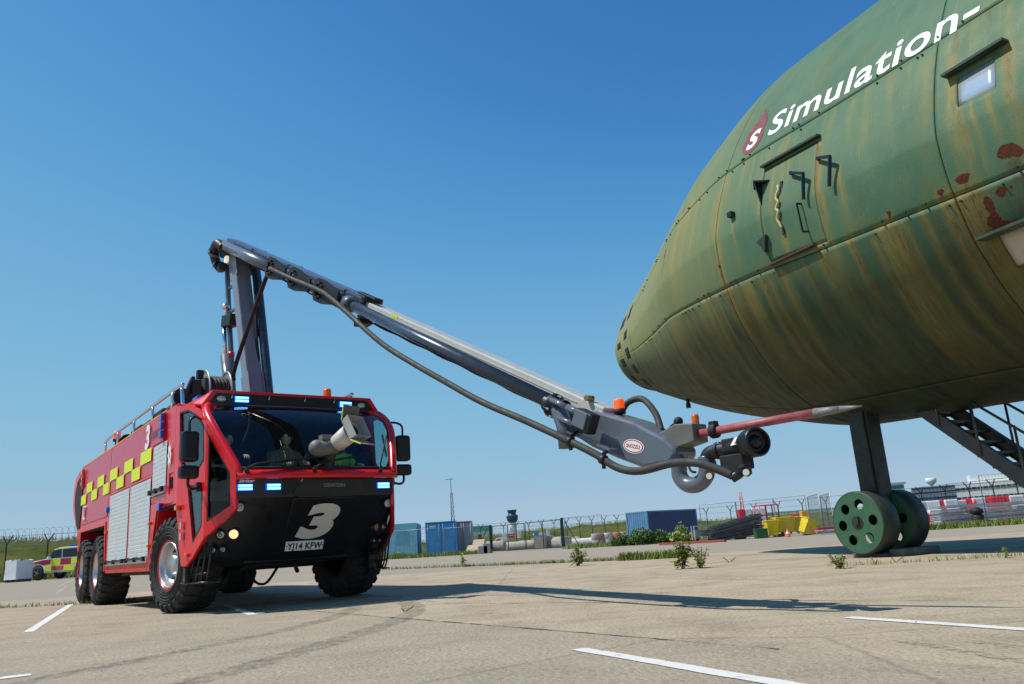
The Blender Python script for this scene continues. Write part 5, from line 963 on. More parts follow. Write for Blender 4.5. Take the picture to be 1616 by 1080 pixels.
# grass bank along the boundary
crest = [(-900, 40, 3.2), (-300, 52, 3.5), (0, 64, 3.45), (120, 66, 3.2), (300, 72, 2.6), (560, 80, 1.6), (700, 88, 1.2), (780, 92, 1.5), (900, 96, 2.0), (1000, 98, 2.2), (1120, 98, 1.6), (1300, 92, 1.6), (1460, 82, 1.3), (1620, 76, 1.6), (2000, 62, 1.6), (2600, 45, 1.4)]
rows = [[], [], [], [], [], []]
pts = []
for i in range(len(crest)-1):
    for k in range(10):
        t = k/10; pts.append([crest[i][j]*(1-t)+crest[i+1][j]*t for j in range(3)])
for px, d, h in pts:
    w = vn1(np.array([px*.05]), 21, 1.)[0]-.5
    for r_, (dd, zz) in enumerate(((-13, -.12), (-9, .22), (-4, .75), (0, 1.), (4, .95), (16, -.1))): rows[r_].append((KX(px)*(d+dd), d+dd, max(-.1, h*zz+w*.25*(zz > .1)) + (gh(KX(px)*d, d) if dd < 0 else 0)))
tag(MB().grid(rows).build('embankment', GRASS), kind='structure')
BLADE = mat('grass_blade', (.19, .24, .045), .8, var=.4, vs_=1.); BLADE2 = mat('dry_grass_blade', (.36, .32, .12), .8, var=.3, vs_=1.); LEAF = mat('weed_leaf', (.26, .34, .07), .7, var=.4, vs_=6.); LEAFD = mat('shrub_leaf', (.09, .17, .03), .7, var=.5, vs_=3.); STEM = mat('weed_stem', (.12, .13, .04), .8)
def tufts(name, pts, n, h, w, m, label):
    b_ = MB(); vs_, fs = [], []
    for k in range(n):
        i = random.randrange(len(pts)-1); t = random.random(); p = [pts[i][j]*(1-t)+pts[i+1][j]*t for j in range(2)]
        u = random.gauss(0, 1)*w; ang = random.uniform(0, 6.28); x, y = p[0]+random.gauss(0, .5)*w, p[1]+u; z = zat(x, y) if len(pts[0]) < 3 else pts[i][2]*(1-t)+pts[i+1][2]*t
        hh = h*random.uniform(.4, 1.2); ww = hh*.09; lx, ly = random.gauss(0, .35)*hh, random.gauss(0, .35)*hh; c, s_ = math.cos(ang)*ww, math.sin(ang)*ww; j = len(vs_)
        vs_ += [(x-c, y-s_, z), (x+c, y+s_, z), (x+lx*.5+c*.6, y+ly*.5+s_*.6, z+hh*.6), (x+lx, y+ly, z+hh)]; fs += [(j, j+1, j+2), (j, j+2, j+3)]
    b_.add(vs_, fs); return tag(b_.build(name, m, recalc=False), label, 'grass', kind='stuff')
def zat(x, y): return gh(x, y)
tufts('grass', [(KX(600)*60, 60), (KX(660)*60, 60), (KX(770)*60, 60)], 2600, .32, .35, BLADE, 'green grass strip along the foot of the blue containers')
tufts('grass', [(KX(1455)*34, 34), (KX(1700)*33, 33)], 3200, .26, .22, BLADE, 'green grass verge in front of the stacked grey fence panels')
tufts('grass', [(-6.2, 30.7), (-2.4, 26.6), (-.6, 24.7), (1.2, 22.9), (2.4, 21.7), (4.4, 20.2)], 2600, .10, .06, BLADE, 'low weeds growing along the open apron joint')
tufts('grass', [(2.4, 21.4), (3.9, 20.4)], 1500, .2, .10, BLADE, 'thicker green weed row on the joint beside the tall weeds')
tufts('grass', [(-14, 18.8), (-9, 16.9), (-7.4, 16.3)], 700, .09, .05, BLADE, 'thin weeds along the joint left of the fire engine')
tufts('grass', [(4.3, 11.9), (6.0, 11.6), (7.2, 11.5)], 260, .07, .08, BLADE, 'sparse low weeds in front of the drum wheels')
tufts('grass', [(KX(900)*52, 52), (KX(1140)*50, 50)], 2400, .3, .5, BLADE, 'rough grass at the foot of the dark blue container')
tufts('grass', [(p[0], p[1], p[2]) for p in rows[3]][20:120], 5000, .28, 1.3, BLADE2, 'dry grass along the crest of the bank')
tufts('grass', [(KX(-40)*51, 51), (KX(130)*53, 53)], 4200, .45, 1.2, BLADE, 'rough grass at the foot of the bank behind the white crate cover')
def weed(px_xy, h, label, n=60, spread=.13):
    x, y = px_xy; root = empty('weed', (x, y, 0), random.uniform(0, 6), label, 'weed', 'weeds growing through the apron')
    st_ = MB(); lf = MB(); ns = max(2, int(n/22))
    for s_ in range(ns):
        a = random.uniform(0, 6.28); r_ = spread*random.uniform(.1, .7); hh = h*random.uniform(.6, 1.05); top = Vector((math.cos(a)*r_*2.3, math.sin(a)*r_*2.3, hh)); base = Vector((math.cos(a)*r_*.3, math.sin(a)*r_*.3, 0))
        st_.tube([base, (base+top)/2+Vector((0, 0, .05*h)), top], .006, 5, 2)
        for k in range(int(n/ns)):
            t = random.uniform(.1, 1.); p = base.lerp(top, t); an = random.uniform(0, 6.28); ll = (.16-.05*t)*(1.2 if random.random() < .3 else .8)*random.uniform(.6, 1.3)*h/.5; d = Vector((math.cos(an), math.sin(an), random.uniform(-.3, 1.1))).normalized(); sd = d.cross(Vector((0, 0, 1))).normalized()*ll*.26
            lf.add([p, p+d*ll*.5+sd, p+d*ll+Vector((0, 0, -.2*ll)), p+d*ll*.5-sd], [(0, 1, 2), (0, 2, 3)])
    st_.build('stem', STEM, root); tag(lf.build('leaf', LEAF, root, recalc=False), kind='stuff'); return root
weed((1.21, 19.8), .46, 'single bushy weed on the joint left of the tall weed pair', 240, .17); weed((2.70, 14.45), .50, 'taller weed of the pair in the middle of the apron', 200, .12); weed((2.98, 14.28), .34, 'shorter weed of the pair in the middle of the apron', 170, .16); weed((4.25, 11.35), .24, 'leafy weed just in front of the near green drum wheel', 170, .10)
weed((6.42, 11.2), .18, 'small weed in the aircraft shadow at the right edge', 50, .07); weed((3.85, 15.8), .12, 'low flat weed between the weed pair and the drum wheel', 50, .12); weed((-2.0, 25.9), .5, 'thin weed on the joint nearest the green gate', 60, .1); weed((-1.35, 9.0), .05, 'tiny weed beside the curved tyre mark', 30, .07); weed((4.9, 11.75), .10, 'flat sprig right of the leafy weed by the drum wheel', 30, .1); weed((5.35, 12.1), .08, 'small sprig near the end of the concrete block', 24, .08)
# containers
def corrugated(p0, p1, z0, z1, n, dep, nrm):
    """corrugated sheet from p0 to p1 with trapezoid ribs standing out along nrm"""
    b_ = MB(); p0, p1, nrm = V(p0), V(p1), V(nrm); cols = []
    for i in range(n):
        for f, o_ in ((0, 0), (.35, 0), (.5, 1), (.85, 1)):
            p = p0.lerp(p1, (i+f)/n) + nrm*(dep*o_); cols.append(p)
    cols.append(p1); b_.grid([[(p.x, p.y, z0) for p in cols], [(p.x, p.y, z1) for p in cols]], False); return b_
def container(name, loc, rz, cols_, label, L=6.06, W=2.44, H=2.6, doors=True):
    c1_, c2_ = cols_; r = empty(name, loc, rz, label, 'container', 'shipping containers in the yard')
    m1 = mat(name+'_side_'+label[:9], c1_, .5, dirt=(.13, .06, .03), da=.55, vs_=1.2); m2 = mat(name+'_end_'+label[:9], c2_, .5, dirt=(.13, .08, .05), da=.4, vs_=1.2)
    fr = MB()
    for x in (-W/2+.06, W/2-.06):
        for y in (.06, L-.06): fr.box((x, y, H/2), (.12, .12, H))
        for z in (.08, H-.05): fr.box((x, L/2, z), (.10, L-.24, .12 if z < 1 else .10))
    for y in (.06, L-.06):
        for z in (.08, H-.05): fr.box((0, y, z), (W-.24, .1, .12 if z < 1 else .10))
    fr.build('corner_frame', m2, r)
    corrugated((-W/2+.05, .12, 0), (-W/2+.05, L-.12, 0), .14, H-.1, 22, .036, (-1, 0, 0)).build('side_sheet', m1, r); corrugated((W/2-.05, .12, 0), (W/2-.05, L-.12, 0), .14, H-.1, 22, .036, (1, 0, 0)).build('side_sheet', m1, r)
    corrugated((-W/2+.12, L-.05, 0), (W/2-.12, L-.05, 0), .14, H-.1, 9, .036, (0, 1, 0)).build('end_sheet', m2, r)
    q = MB(); q.box((0, L/2, H-.03), (W-.2, L-.2, .03)); q.build('roof_sheet', m1, r)
    if doors:
        for s_ in (-1, 1):
            q = MB(); q.box((s_*W*.235, .06, H/2), (W*.46, .05, H-.3)); d_ = q.build('door', m2, r)
            for z in (.35, .95, 1.6, 2.2):
                for xx in (.13, .34): q = MB(); q.box((s_*W*xx, .03, z), (W*.17, .02, .42)); q.build('door_panel', m2, d_, .006)
            for xx in (.06, .42): q = MB(); q.tube([(s_*W*xx, .0, .15), (s_*W*xx, .0, H-.15)], .022, 6); q.build('lock_rod', m2, d_)
    else: corrugated((-W/2+.12, .05, 0), (W/2-.12, .05, 0), .14, H-.1, 9, .036, (0, -1, 0)).build('end_sheet', m2, r)
    return r
p = at(634, 64); r = container('shipping_container', p, R(4), ((.22, .52, .60), (.27, .60, .68)), 'pale turquoise shipping container beside the fire engine', doors=False)
q = MB(); q.plate([(-.5, .9), (.5, .9), (.5, 2.0), (-.5, 2.0)], [], (.1, -.0, 0), (1, 0, 0), (0, 0, 1), .02); q.build('patch_plate', mat('turquoise_patch', (.16, .42, .52), .5), r)
p = at(697, 64); r = container('shipping_container', p, R(3), ((.035, .18, .38), (.06, .32, .60)), 'mid blue shipping container with closed ribbed doors'); q = MB(); q.box((-.65, .0, 2.25), (.5, .02, .12)); q.build('white_label', WHT, r)
p = at(731, 67); container('shipping_container', p, R(3), ((.42, .42, .40), (.40, .40, .40)), 'dirty off-white shipping container behind the mid blue one', L=6.06, W=1.6)
p = at(1024, 66); cR = container('shipping_container', (p.x, p.y, 0), R(37.7-90), ((.018, .05, .15), (.10, .25, .42)), 'dark blue shipping container behind the green shrubs', H=2.4, doors=False); cR.location = (p.x+ (-.61*1.22), p.y+.79*1.22, 0)
# masts
def lattice(name, loc, h, w, m1, m2, label, bands=0):
    r = empty(name, loc, 0, label, 'mast')
    for i in range(3):
        a = 2*math.pi*i/3; x, y = w*math.cos(a), w*math.sin(a); q = MB(); q.tube([(x, y, 0), (x*.5, y*.5, h)], w*.1, 5); q.build('leg', m1, r)
    n_ = int(h/(w*2.2)); ms = (m1, m2)
    for k in range(n_):
        q = MB(); z0, z1 = h*k/n_, h*(k+1)/n_; f0, f1 = 1-.5*k/n_, 1-.5*(k+1)/n_
        for i in range(3):
            a, b2 = 2*math.pi*i/3, 2*math.pi*(i+1)/3; q.tube([(w*f0*math.cos(a), w*f0*math.sin(a), z0), (w*f1*math.cos(b2), w*f1*math.sin(b2), z1)], w*.08, 4); q.tube([(w*f1*math.cos(a), w*f1*math.sin(a), z1), (w*f1*math.cos(b2), w*f1*math.sin(b2), z1)], w*.08, 4)
        q.build('brace', ms[(k*bands//n_) % 2] if bands else m1, r)
    return r
GALV = mat('galvanised_steel', (.30, .32, .33), .5, .5, var=.15)
p = at(716, 84); r = lattice('radio_mast', p, 6.0, .28, mat('dark_galvanised', (.10, .11, .12), .6), None, 'thin grey lattice radio mast behind the blue containers'); q = MB(); q.tube([(0, 0, 5.9), (0, 0, 7.6)], .035, 6); q.tube([(-.5, 0, 7.45), (.3, 0, 7.45)], .03, 5); q.build('aerial', mat('dark_galvanised', (.1, .11, .12)), r)
lattice('radio_mast', at(1175, 300), 13., 1.0, mat('mast_red', (.6, .05, .05), .6), mat('mast_white', (.75, .75, .75), .6), 'red and white banded lattice mast beyond the yard', 7)
# control tower
p = at(811, 1300); r = empty('control_tower', (p.x, p.y, 0), 0, 'distant round control tower with white shaft and dark blue cab', 'tower')
q = MB(); q.lathe([(5.6, 0), (5.6, 34)], (0, 0, 0), (0, 0, 1), 24); q.build('shaft', mat('tower_white', (.75, .76, .77), .6), r)
q = MB(); q.lathe([(5.6, 31), (8.4, 35), (9.3, 37), (8.6, 37.6), (9.6, 40), (9.6, 41.5), (7.2, 43), (5.8, 45.5), (7.6, 49.5), (7.6, 51), (.1, 51)], (0, 0, 0), (0, 0, 1), 24, False); q.build('cab', mat('tower_navy', (.035, .06, .13), .35), r)
# green yard gate and its signs
GRN = mat('gate_green', (.008, .05, .035), .5)
gA, gB = at(775, 62), at(889, 55); gr = empty('yard_gate', gA, 0, 'dark green double mesh gate between two square posts', 'gate'); gd = gB-gA; gd.z = 0
for t in (0, 1): q = MB(); c = gd*t; q.box((c.x, c.y, 1.02), (.17, .17, 2.04)); q.build('post', GRN, gr)
for t0, t1 in ((.02, .50), (.515, .98)):
    a, b2 = gd*t0, gd*t1; q = MB(); q.tube([(a.x, a.y, .12), (a.x, a.y, 1.92), (b2.x, b2.y, 1.92), (b2.x, b2.y, .12), (a.x, a.y, .12)], .03, 6); lf_ = q.build('gate_leaf', GRN, gr)
    for t in (.5,): q = MB(); c = a.lerp(b2, t); q.bar((c.x, c.y, .12), (c.x, c.y, 1.92), .06, .05, (1, 0, 0)); q.build('upright', GRN, lf_)
    q = MB()
    for k in range(30): c = a.lerp(b2, (k+.5)/30); q.bar((c.x, c.y, .14), (c.x, c.y, 1.9), .006, .006, (1, 0, 0))
    for z in np.arange(.3, 1.9, .2): q.bar((a.x, a.y, z), (b2.x, b2.y, z), .006, .006)
    tag(q.build('mesh_wire', GRN, lf_), kind='stuff')
for px, d, s_ in ((770, 62, -1), (893, 55, 1)): q = MB(); c = at(px, d)-gA; q.bar((c.x, c.y, 1.8), (c.x+s_*.9, c.y-.2, .05), .05, .05); q.build('stay', GRN, gr)
SRED = mat('sign_red', (.62, .02, .06), .5); SBL = mat('sign_blue', (.05, .3, .6), .5); SYE = mat('sign_yellow', (.7, .62, .03), .5)
def sign(px, py, w, h, m, label):
    t = (px-775)/114; d = 62-7*t-.12; x = KX(px)*d; hor = 856.3-.0682*(px-811); z = .64+(hor-py)*.000748*d
    q = MB(); q.box((0, 0, 0), (w, .012, h)); o = q.build('sign', m, None, .003); o.location = (x, d, z); tag(o, label, 'sign', 'signs on the yard gate'); return o
s1 = sign(797, 846, .42, .28, WHT, 'white rectangular sign left of the red one on the gate'); s2 = sign(808, 845.5, .42, .3, SRED, 'red warning sign in the middle of the left gate leaf'); q = MB(); q.box((0, -.008, .02), (.3, .004, .05)); q.build('white_text_bar', WHT, s2)
sign(809, 838, .3, .42, WHT, 'tall white notice above the red sign'); sign(820, 840, .32, .2, WHT, 'upper white notice on the dark board'); sign(820, 846, .3, .28, WHT, 'lower white notice on the dark board'); sign(847, 843, .34, .3, SBL, 'pale blue sign on the right gate leaf'); sign(855, 836, .34, .18, SYE, 'yellow warning strip at the top of the right gate leaf'); sign(856, 842, .36, .22, WHT, 'white sign under the yellow strip'); sign(866, 840, .26, .42, WHT, 'tall white notice near the right gate post')
# temporary mesh fence panels
def heras(pA, pB, label, h=2.0):
    r = empty('fence_panel', pA, 0, label, 'fence', 'temporary mesh fence panels'); d = V(pB)-V(pA); d.z = 0
    q = MB(); q.tube([(0, 0, .1), (0, 0, h), (d.x*.5, d.y*.5, h), (d.x, d.y, h), (d.x, d.y, .1), (0, 0, .1)], .024, 6); q.build('frame', GALV, r)
    q = MB(); n_ = int(d.length/.12)
    for k in range(1, n_): q.bar((d.x*k/n_, d.y*k/n_, .1), (d.x*k/n_, d.y*k/n_, h), .005, .005, (1, 0, 0))
    for z in np.arange(.3, h, .3): q.bar((0, 0, z), (d.x, d.y, z), .005, .005)
    tag(q.build('mesh_wire', GALV, r), kind='stuff')
    q = MB(); q.box((0, 0, .07), (.6, .25, .14), math.atan2(d.y, d.x)); q.build('foot', CONC, r)
heras(at(625, 61.5), at(701, 61), 'mesh fence panel in front of the turquoise container'); heras(at(702, 61), at(771, 61.8), 'mesh fence panel in front of the mid blue container'); heras(at(893, 54.5), at(952, 52), 'mesh fence panel right of the green gate'); heras(at(1108, 46), at(1165, 45), 'mesh fence panel across the fanned steel stack'); heras(at(1166, 45), at(1225, 44), 'mesh fence panel across the red frame'); heras(at(1226, 43.5), at(1276, 42), 'mesh fence panel in front of the yellow bins'); heras(at(1555, 34.6), at(1660, 33), 'mesh fence panel in front of the grey panel stack', 2.1); heras(at(1280, 45), at(1298, 41), 'short angled mesh panel left of the drum wheel'); heras(at(1300, 45), at(1316, 41), 'short angled mesh panel hard against the drum wheel')
# boundary fence with forked posts and wire
FP = mat('fence_post_black', (.012, .012, .012), .6)
fc = empty('boundary_fence', at(0, 54), 0, 'long boundary fence with forked black posts and barbed wire', 'fence'); fo = Vector(fc.location); wires = [[], [], []]
plist = [(-60+66*k, 47+.7*k, 1) for k in range(5)] + [(560+40*k, 84, 0) for k in range(6)] + [(796+20*k, 84-.1*k, 0) for k in range(16)] + [(1118+38*k, 80-2*k, 0) for k in range(16)]
for px, d, big in plist:
    b0 = at(px, d); zz = (2.15 if big else 2.2); zb = b0.z-.2; c = b0-fo; w_ = .055 if big else .06
    q = MB(); q.bar((c.x, c.y, zb-fo.z), (c.x, c.y, zz-fo.z+b0.z), w_, w_, (1, 0, 0))
    for s_ in (-1, 1): q.bar((c.x, c.y, zz-fo.z+b0.z), (c.x+.30*s_, c.y+.1, zz+.50-fo.z+b0.z), w_, w_*.8, (0, 1, 0))
    q.build('post', FP, fc)
    for k in range(3): wires[k].append(Vector((c.x+(-.28, .28, 0)[k], c.y, (zz+(.46, .46, -.1)[k])-fo.z+b0.z)))
for wl in wires: q = MB(); q.tube(wl, .012, 4); q.build('barbed_wire', GALV, fc)
q = MB(); x0, x1 = at(-60, 47)-fo, at(204, 50)-fo; n_ = 620
q.tube([x0.lerp(x1, i/n_) + Vector((.1*math.cos(i/n_*2*math.pi*26), .42*math.cos(i/n_*2*math.pi*26), 2.62-fo.z+.3+.42*math.sin(i/n_*2*math.pi*26))) for i in range(n_)], .011, 3); q.build('razor_coil', GALV, fc)
# pallet under a white cover
p = at(29, 44.5); cv_ = empty('covered_pallet', p, R(-24), 'white plastic cover pulled over a loaded pallet by the bank', 'pallet')
b_ = MB(); rows_ = []
for j in range(9):
    z = .14 + 1.0*j/8; row = []
    for i in range(41):
        t = i/40*4; k = int(t) % 4; f = t-int(t); cs = [(-.50, -.45), (.50, -.45), (.50, .45), (-.50, .45)]; a, b2 = cs[k], cs[(k+1) % 4]; x, y = a[0]+(b2[0]-a[0])*f, a[1]+(b2[1]-a[1])*f; s_ = 1+.03*math.sin(i*1.7+j)*(1-j/8)+.03*(j == 0); row.append((x*s_, y*s_, z+.03*math.sin(i*.9)*(j == 8)))
    rows_.append(row)
b_.grid(rows_); b_.grid([[(-.50+1.0*i/6, -.45+.9*j/6, 1.14+.03*math.sin(i*2+j)) for i in range(7)] for j in range(7)]); b_.build('cover', mat('white_sheeting', (.66, .68, .70), .6, var=.06, bump=.6, bs=4), cv_)
for x in (-.4, 0, .4): q = MB(); q.box((x, 0, .07), (.12, .85, .14)); q.build('skid', mat('pallet_wood', (.12, .09, .06), .8), cv_)
# response car in Battenburg-like panels, side on, nose to the left
def car():
    r = empty('response_car', at(112, 46), R(-14), 'yellow and red striped fire response car parked behind the fire engine', 'car')
    CY = mat('car_yellow', (.72, .80, .02), .4, coat=.4); CR = mat('car_crimson', (.38, .01, .04), .35, coat=.5); CW = mat('car_white', (.78, .79, .8), .3, coat=.5); CB = mat('car_black', (.012, .012, .013), .4); CG = glass('car_glass', (.2, .28, .26))
    prof = [(-2.30, .52), (-2.34, .72), (-2.26, .92), (-2.05, 1.0), (-1.15, 1.10), (-.95, 1.12), (-.40, 1.62), (-.1, 1.70), (1.2, 1.70), (1.85, 1.62), (2.15, 1.10), (2.28, 1.0), (2.3, .5), (1.86, .42)]
    arch = lambda cx: [(cx+.43*math.cos(t), .38+.43*math.sin(t)) for t in np.linspace(0, math.pi, 11)]
    low = prof[:2]; outl = prof[:-1] + arch(1.42) + arch(-1.45); b_ = MB(); b_.prism([(x, -.86, z) for x, z in outl], (0, 1.72, 0)); bd = b_.build('body', CW, r, .05)
    def pan(nm, poly, m, o=.0): b3 = MB(); b3.plate(poly, [], (0, -.872-o, 0), (1, 0, 0), (0, 0, 1), .01); return b3.build(nm, m, r)
    pan('yellow_panel', [(-2.26, .56), (-2.28, .85), (-1.98, .93), (-1.62, .87), (-1.9, .72), (-1.93, .56)], CY); pan('red_panel', [(-2.0, .94), (-1.1, 1.08), (-.62, 1.08), (-.62, .84), (-1.05, .80), (-1.45, .9), (-1.7, .88)], CR); pan('yellow_panel', [(-.60, .76), (-.60, 1.09), (.05, 1.09), (.05, .76)], CY); pan('red_panel', [(.07, .76), (.07, 1.09), (.75, 1.09), (.75, .76)], CR); pan('yellow_panel', [(.77, .76), (.77, 1.09), (1.4, 1.09), (1.4, .86)], CY); pan('yellow_panel', [(-.98, .5), (-.95, .72), (-.55, .72), (-.55, .42)], CY); pan('yellow_panel', [(.3, .44), (.3, .72), (.98, .72), (1.0, .44)], CY)
    pan('red_panel', [(-.53, .48), (-.53, .70), (.28, .70), (.28, .48)], mat('sign_orange_red', (.55, .09, .02), .5)); pan('window', [(-.86, 1.14), (-.42, 1.56), (.10, 1.60), (.10, 1.14)], CG, .004); pan('window', [(.17, 1.14), (.17, 1.60), (1.1, 1.60), (1.2, 1.14)], CG, .004); pan('roof_stripe', [(-.38, 1.62), (-.1, 1.68), (1.2, 1.68), (1.2, 1.64)], CY); pan('sill_strip', [(-.98, .36), (-.98, .42), (.98, .42), (.98, .36)], mat('sill_grey', (.3, .3, .3)), .02)
    b3 = MB(); b3.box((-.62, -.98, 1.14), (.16, .2, .16)); b3.build('mirror', CW, r, .03); b3 = MB(); b3.box((-2.24, -.55, .80), (.12, .5, .17)); b3.build('headlight', LENS, r, .03); b3 = MB(); b3.box((-2.24, .55, .80), (.12, .5, .17)); b3.build('headlight', LENS, r, .03); b3 = MB(); b3.box((-2.32, 0, .62), (.06, 1.3, .26)); b3.build('bumper', CY, r, .03)
    b3 = MB(); b3.box((-1.55, .0, 1.06), (.7, 1.2, .03)); b3.build('bonnet_panel', CB, r); b3 = MB(); b3.box((.35, 0, 1.76), (.3, 1.1, .1)); b3.build('light_bar', BLUE_D, r, .03)
    for x in (-1.45, 1.42):
        for y in (-.76, .76):
            w = MB(); w.lathe([(.22, -.1), (.34, -.11), (.38, -.07), (.38, .07), (.34, .11), (.22, .1)], (x, y, .38), (0, 1, 0), 22); o = w.build('wheel', RUB, r); w = MB(); w.lathe([(.23, -.09), (.22, -.06), (.06, -.08), (.001, -.09)], (x, y, .38), (0, 1, 0) , 18); w.build('rim', mat('dark_rim', (.10, .10, .11), .4, .5), o)
            for k in range(5): a = 2*math.pi*k/5; w = MB(); w.bar((x, y-.095 if y < 0 else y+.095, .38), (x+.22*math.cos(a), y-.095 if y < 0 else y+.095, .38+.22*math.sin(a)), .02, .06, (0, 1, 0)); w.build('spoke', SILV, o)
car()
# concrete pipes and rings behind the gate
PIPE = mat('pale_concrete_pipe', (.36, .34, .30), .85, var=.15, dirt=(.25, .22, .18)); PW = mat('white_pipe', (.52, .51, .48), .6, dirt=(.3, .27, .22)); TERR = mat('terracotta_drum', (.35, .14, .08), .8, var=.2); ORG = mat('traffic_orange', (.75, .12, .02), .5)
def pipe(px, d, L, r_, rz, m, label, upright=False, z=0):
    q = MB(); pr_ = [(r_*.8, 0), (r_, 0), (r_, L*.86), (r_*1.12, L*.87), (r_*1.12, L), (r_*.8, L), (r_*.8, 0)]
    q.lathe(pr_, (0, 0, 0) if upright else (-L/2, 0, r_*1.05), (0, 0, 1) if upright else (1, 0, 0), 22, False if 0 else True); o = q.build('concrete_pipe', m); p = at(px, d); o.location = (p.x, p.y, p.z+z); o.rotation_euler = (0, 0, rz); tag(o, label, 'pipe', 'pipes stored behind the gate'); return o
pp = [(781, 70, 1.5, .42, R(10), PIPE, 'short pale pipe just inside the left gate post', False), (792, 72, 1.0, .55, R(60), PIPE, 'pipe seen nearly end on behind the white gate sign', False), (822, 66, 2.4, .34, R(8), PIPE, 'long pale pipe lying under the notices', False), (832, 71, 1.6, .36, R(40), PW, 'white pipe behind the long pale one', False), (845, 68, 1.2, .42, R(75), PIPE, 'pipe end facing out behind the right gate leaf', False), (853, 65, 1.2, .50, 0, PW, 'upright white ring below the yellow strip', True), (862, 66, 1.0, .55, 0, PW, 'upright white ring beside the right gate post', True), (874, 70, 2.0, .42, R(20), PIPE, 'pale pipe under the tall right notice', False), (884, 64, 1.2, .38, R(-30), PIPE, 'pipe behind the right gate post', False), (915, 60, 2.2, .30, R(10), PW, 'white pipe lying right of the green gate', False), (904, 64, 1.4, .36, R(60), PIPE, 'short pipe end right of the green gate', False), (932, 64, 2.0, .26, R(-5), TERR, 'terracotta pipe beyond the white one', False), (972, 64, 6.0, .24, R(4), mat('black_pipe', (.015, .015, .015), .5), 'long black pipe left of the dark blue container', False)]
for a in pp: pipe(*a[:7], upright=a[7])
for px, m_, lb in ((941, PIPE, 'pale drum left of the terracotta drum'), (948, TERR, 'terracotta drum among the stored drums'), (958, PW, 'white drum right of the terracotta drum'), (975, TERR, 'terracotta drum nearest the dark blue container'), (982, PIPE, 'pale drum nearest the dark blue container')):
    q = MB(); q.lathe([(.001, 0), (.34, 0), (.36, .04), (.36, .4), (.34, .43), (.36, .46), (.36, .8), (.33, .86), (.001, .86)], (0, 0, 0), (0, 0, 1), 18); o = q.build('drum', m_); o.location = at(px, 58); tag(o, lb, 'drum', 'drums stored left of the dark blue container')
PLY = mat('plywood', (.42, .33, .22), .8, var=.15)
for px, d, w, h, rx, lb in ((743, 60, 1.1, 1.0, 50, 'plywood sheet leaning low beside the mid blue container'), (750, 60.5, .9, 1.3, 38, 'second plywood sheet leaning behind the first')):
    q = MB(); q.box((0, 0, h/2), (w, .03, h)); o = q.build('plywood_sheet', PLY); o.location = at(px, d); o.rotation_euler = (R(-rx), 0, R(-20)); tag(o, lb, 'board')
q = MB(); q.box((0, 0, .7), (.3, .14, 1.4)); o = q.build('timber_baulk', mat('brown_timber', (.16, .09, .05), .8)); o.location = at(758, 62); tag(o, 'brown upright timber between plywood and gate', 'timber')
for px, w, h, lb in ((762, .7, .55, 'pale concrete block left of the gate post'), (768, .5, .7, 'taller concrete block against the gate post'), (893, .8, .8, 'concrete block right of the gate')):
    q = MB(); q.box((0, 0, h/2), (w, .5, h)); o = q.build('concrete_block', PIPE, None, .03); o.location = at(px, 59); tag(o, lb, 'block')
q = MB(); q.box((0, 0, 2.5), (9, 6, 5)); o = q.build('far_shed', mat('shed_white', (.7, .72, .7), .6)); p = at(752, 220); o.location = p; q = MB(); q.box((0, -3.05, 4.6), (9.2, .2, 1.4)); q.build('green_fascia', mat('shed_green', (.1, .4, .25), .6), o); tag(o, 'small far white shed with a green fascia', 'shed')
# shrubs before the dark container
def shrub(px, d, w, h, n, label):
    r = empty('shrub', at(px, d), random.uniform(0, 6), label, 'shrub', 'shrubs before the dark blue container'); lf = MB(); st_ = MB()
    for k in range(n):
        a = random.uniform(0, 6.28); rr_ = math.sqrt(random.random())*w/2; lump = .55+.45*math.sin(a*2.3+rr_*5)*.6; z = h*random.random()**.7*(1-(rr_/(w/2))**2*.6)*(.6+.4*lump); p_ = Vector((math.cos(a)*rr_, math.sin(a)*rr_*.7, z)); d_ = Vector((random.gauss(0, 1), random.gauss(0, 1), random.uniform(.0, 1))).normalized(); sd = d_.cross(Vector((0, 0, 1))).normalized()*.05; l_ = random.uniform(.09, .17)
        lf.add([p_, p_+d_*l_*.5+sd, p_+d_*l_, p_+d_*l_*.5-sd], [(0, 1, 2), (0, 2, 3)])
    for k in range(12): a = random.uniform(0, 6.28); st_.tube([(0, 0, 0), (math.cos(a)*w*.15, math.sin(a)*w*.1, h*.5), (math.cos(a)*w*.3, math.sin(a)*w*.2, h*.8)], .012, 4)
    st_.build('stem', STEM, r); tag(lf.build('foliage', LEAFD if n % 2 else LEAF, r, recalc=False), kind='stuff')
shrub(985, 50, 2.0, .75, 1601, 'low green shrub at the light blue end of the container'); shrub(1012, 49, 2.4, 1.15, 2401, 'tallest green shrub at the container corner'); shrub(1040, 48.5, 2.0, .9, 2001, 'dense shrub in front of the dark container side'); shrub(1065, 48, 1.8, .7, 1400, 'pale shrub right of the dense one'); shrub(1090, 48, 1.6, .5, 1000, 'thin low shrub at the right end of the container'); shrub(628, 60.5, 1.5, .5, 700, 'low bush at the foot of the turquoise container'); shrub(1075, 54, 1.4, 1.3, 700, 'tall thin shrub against the dark container')
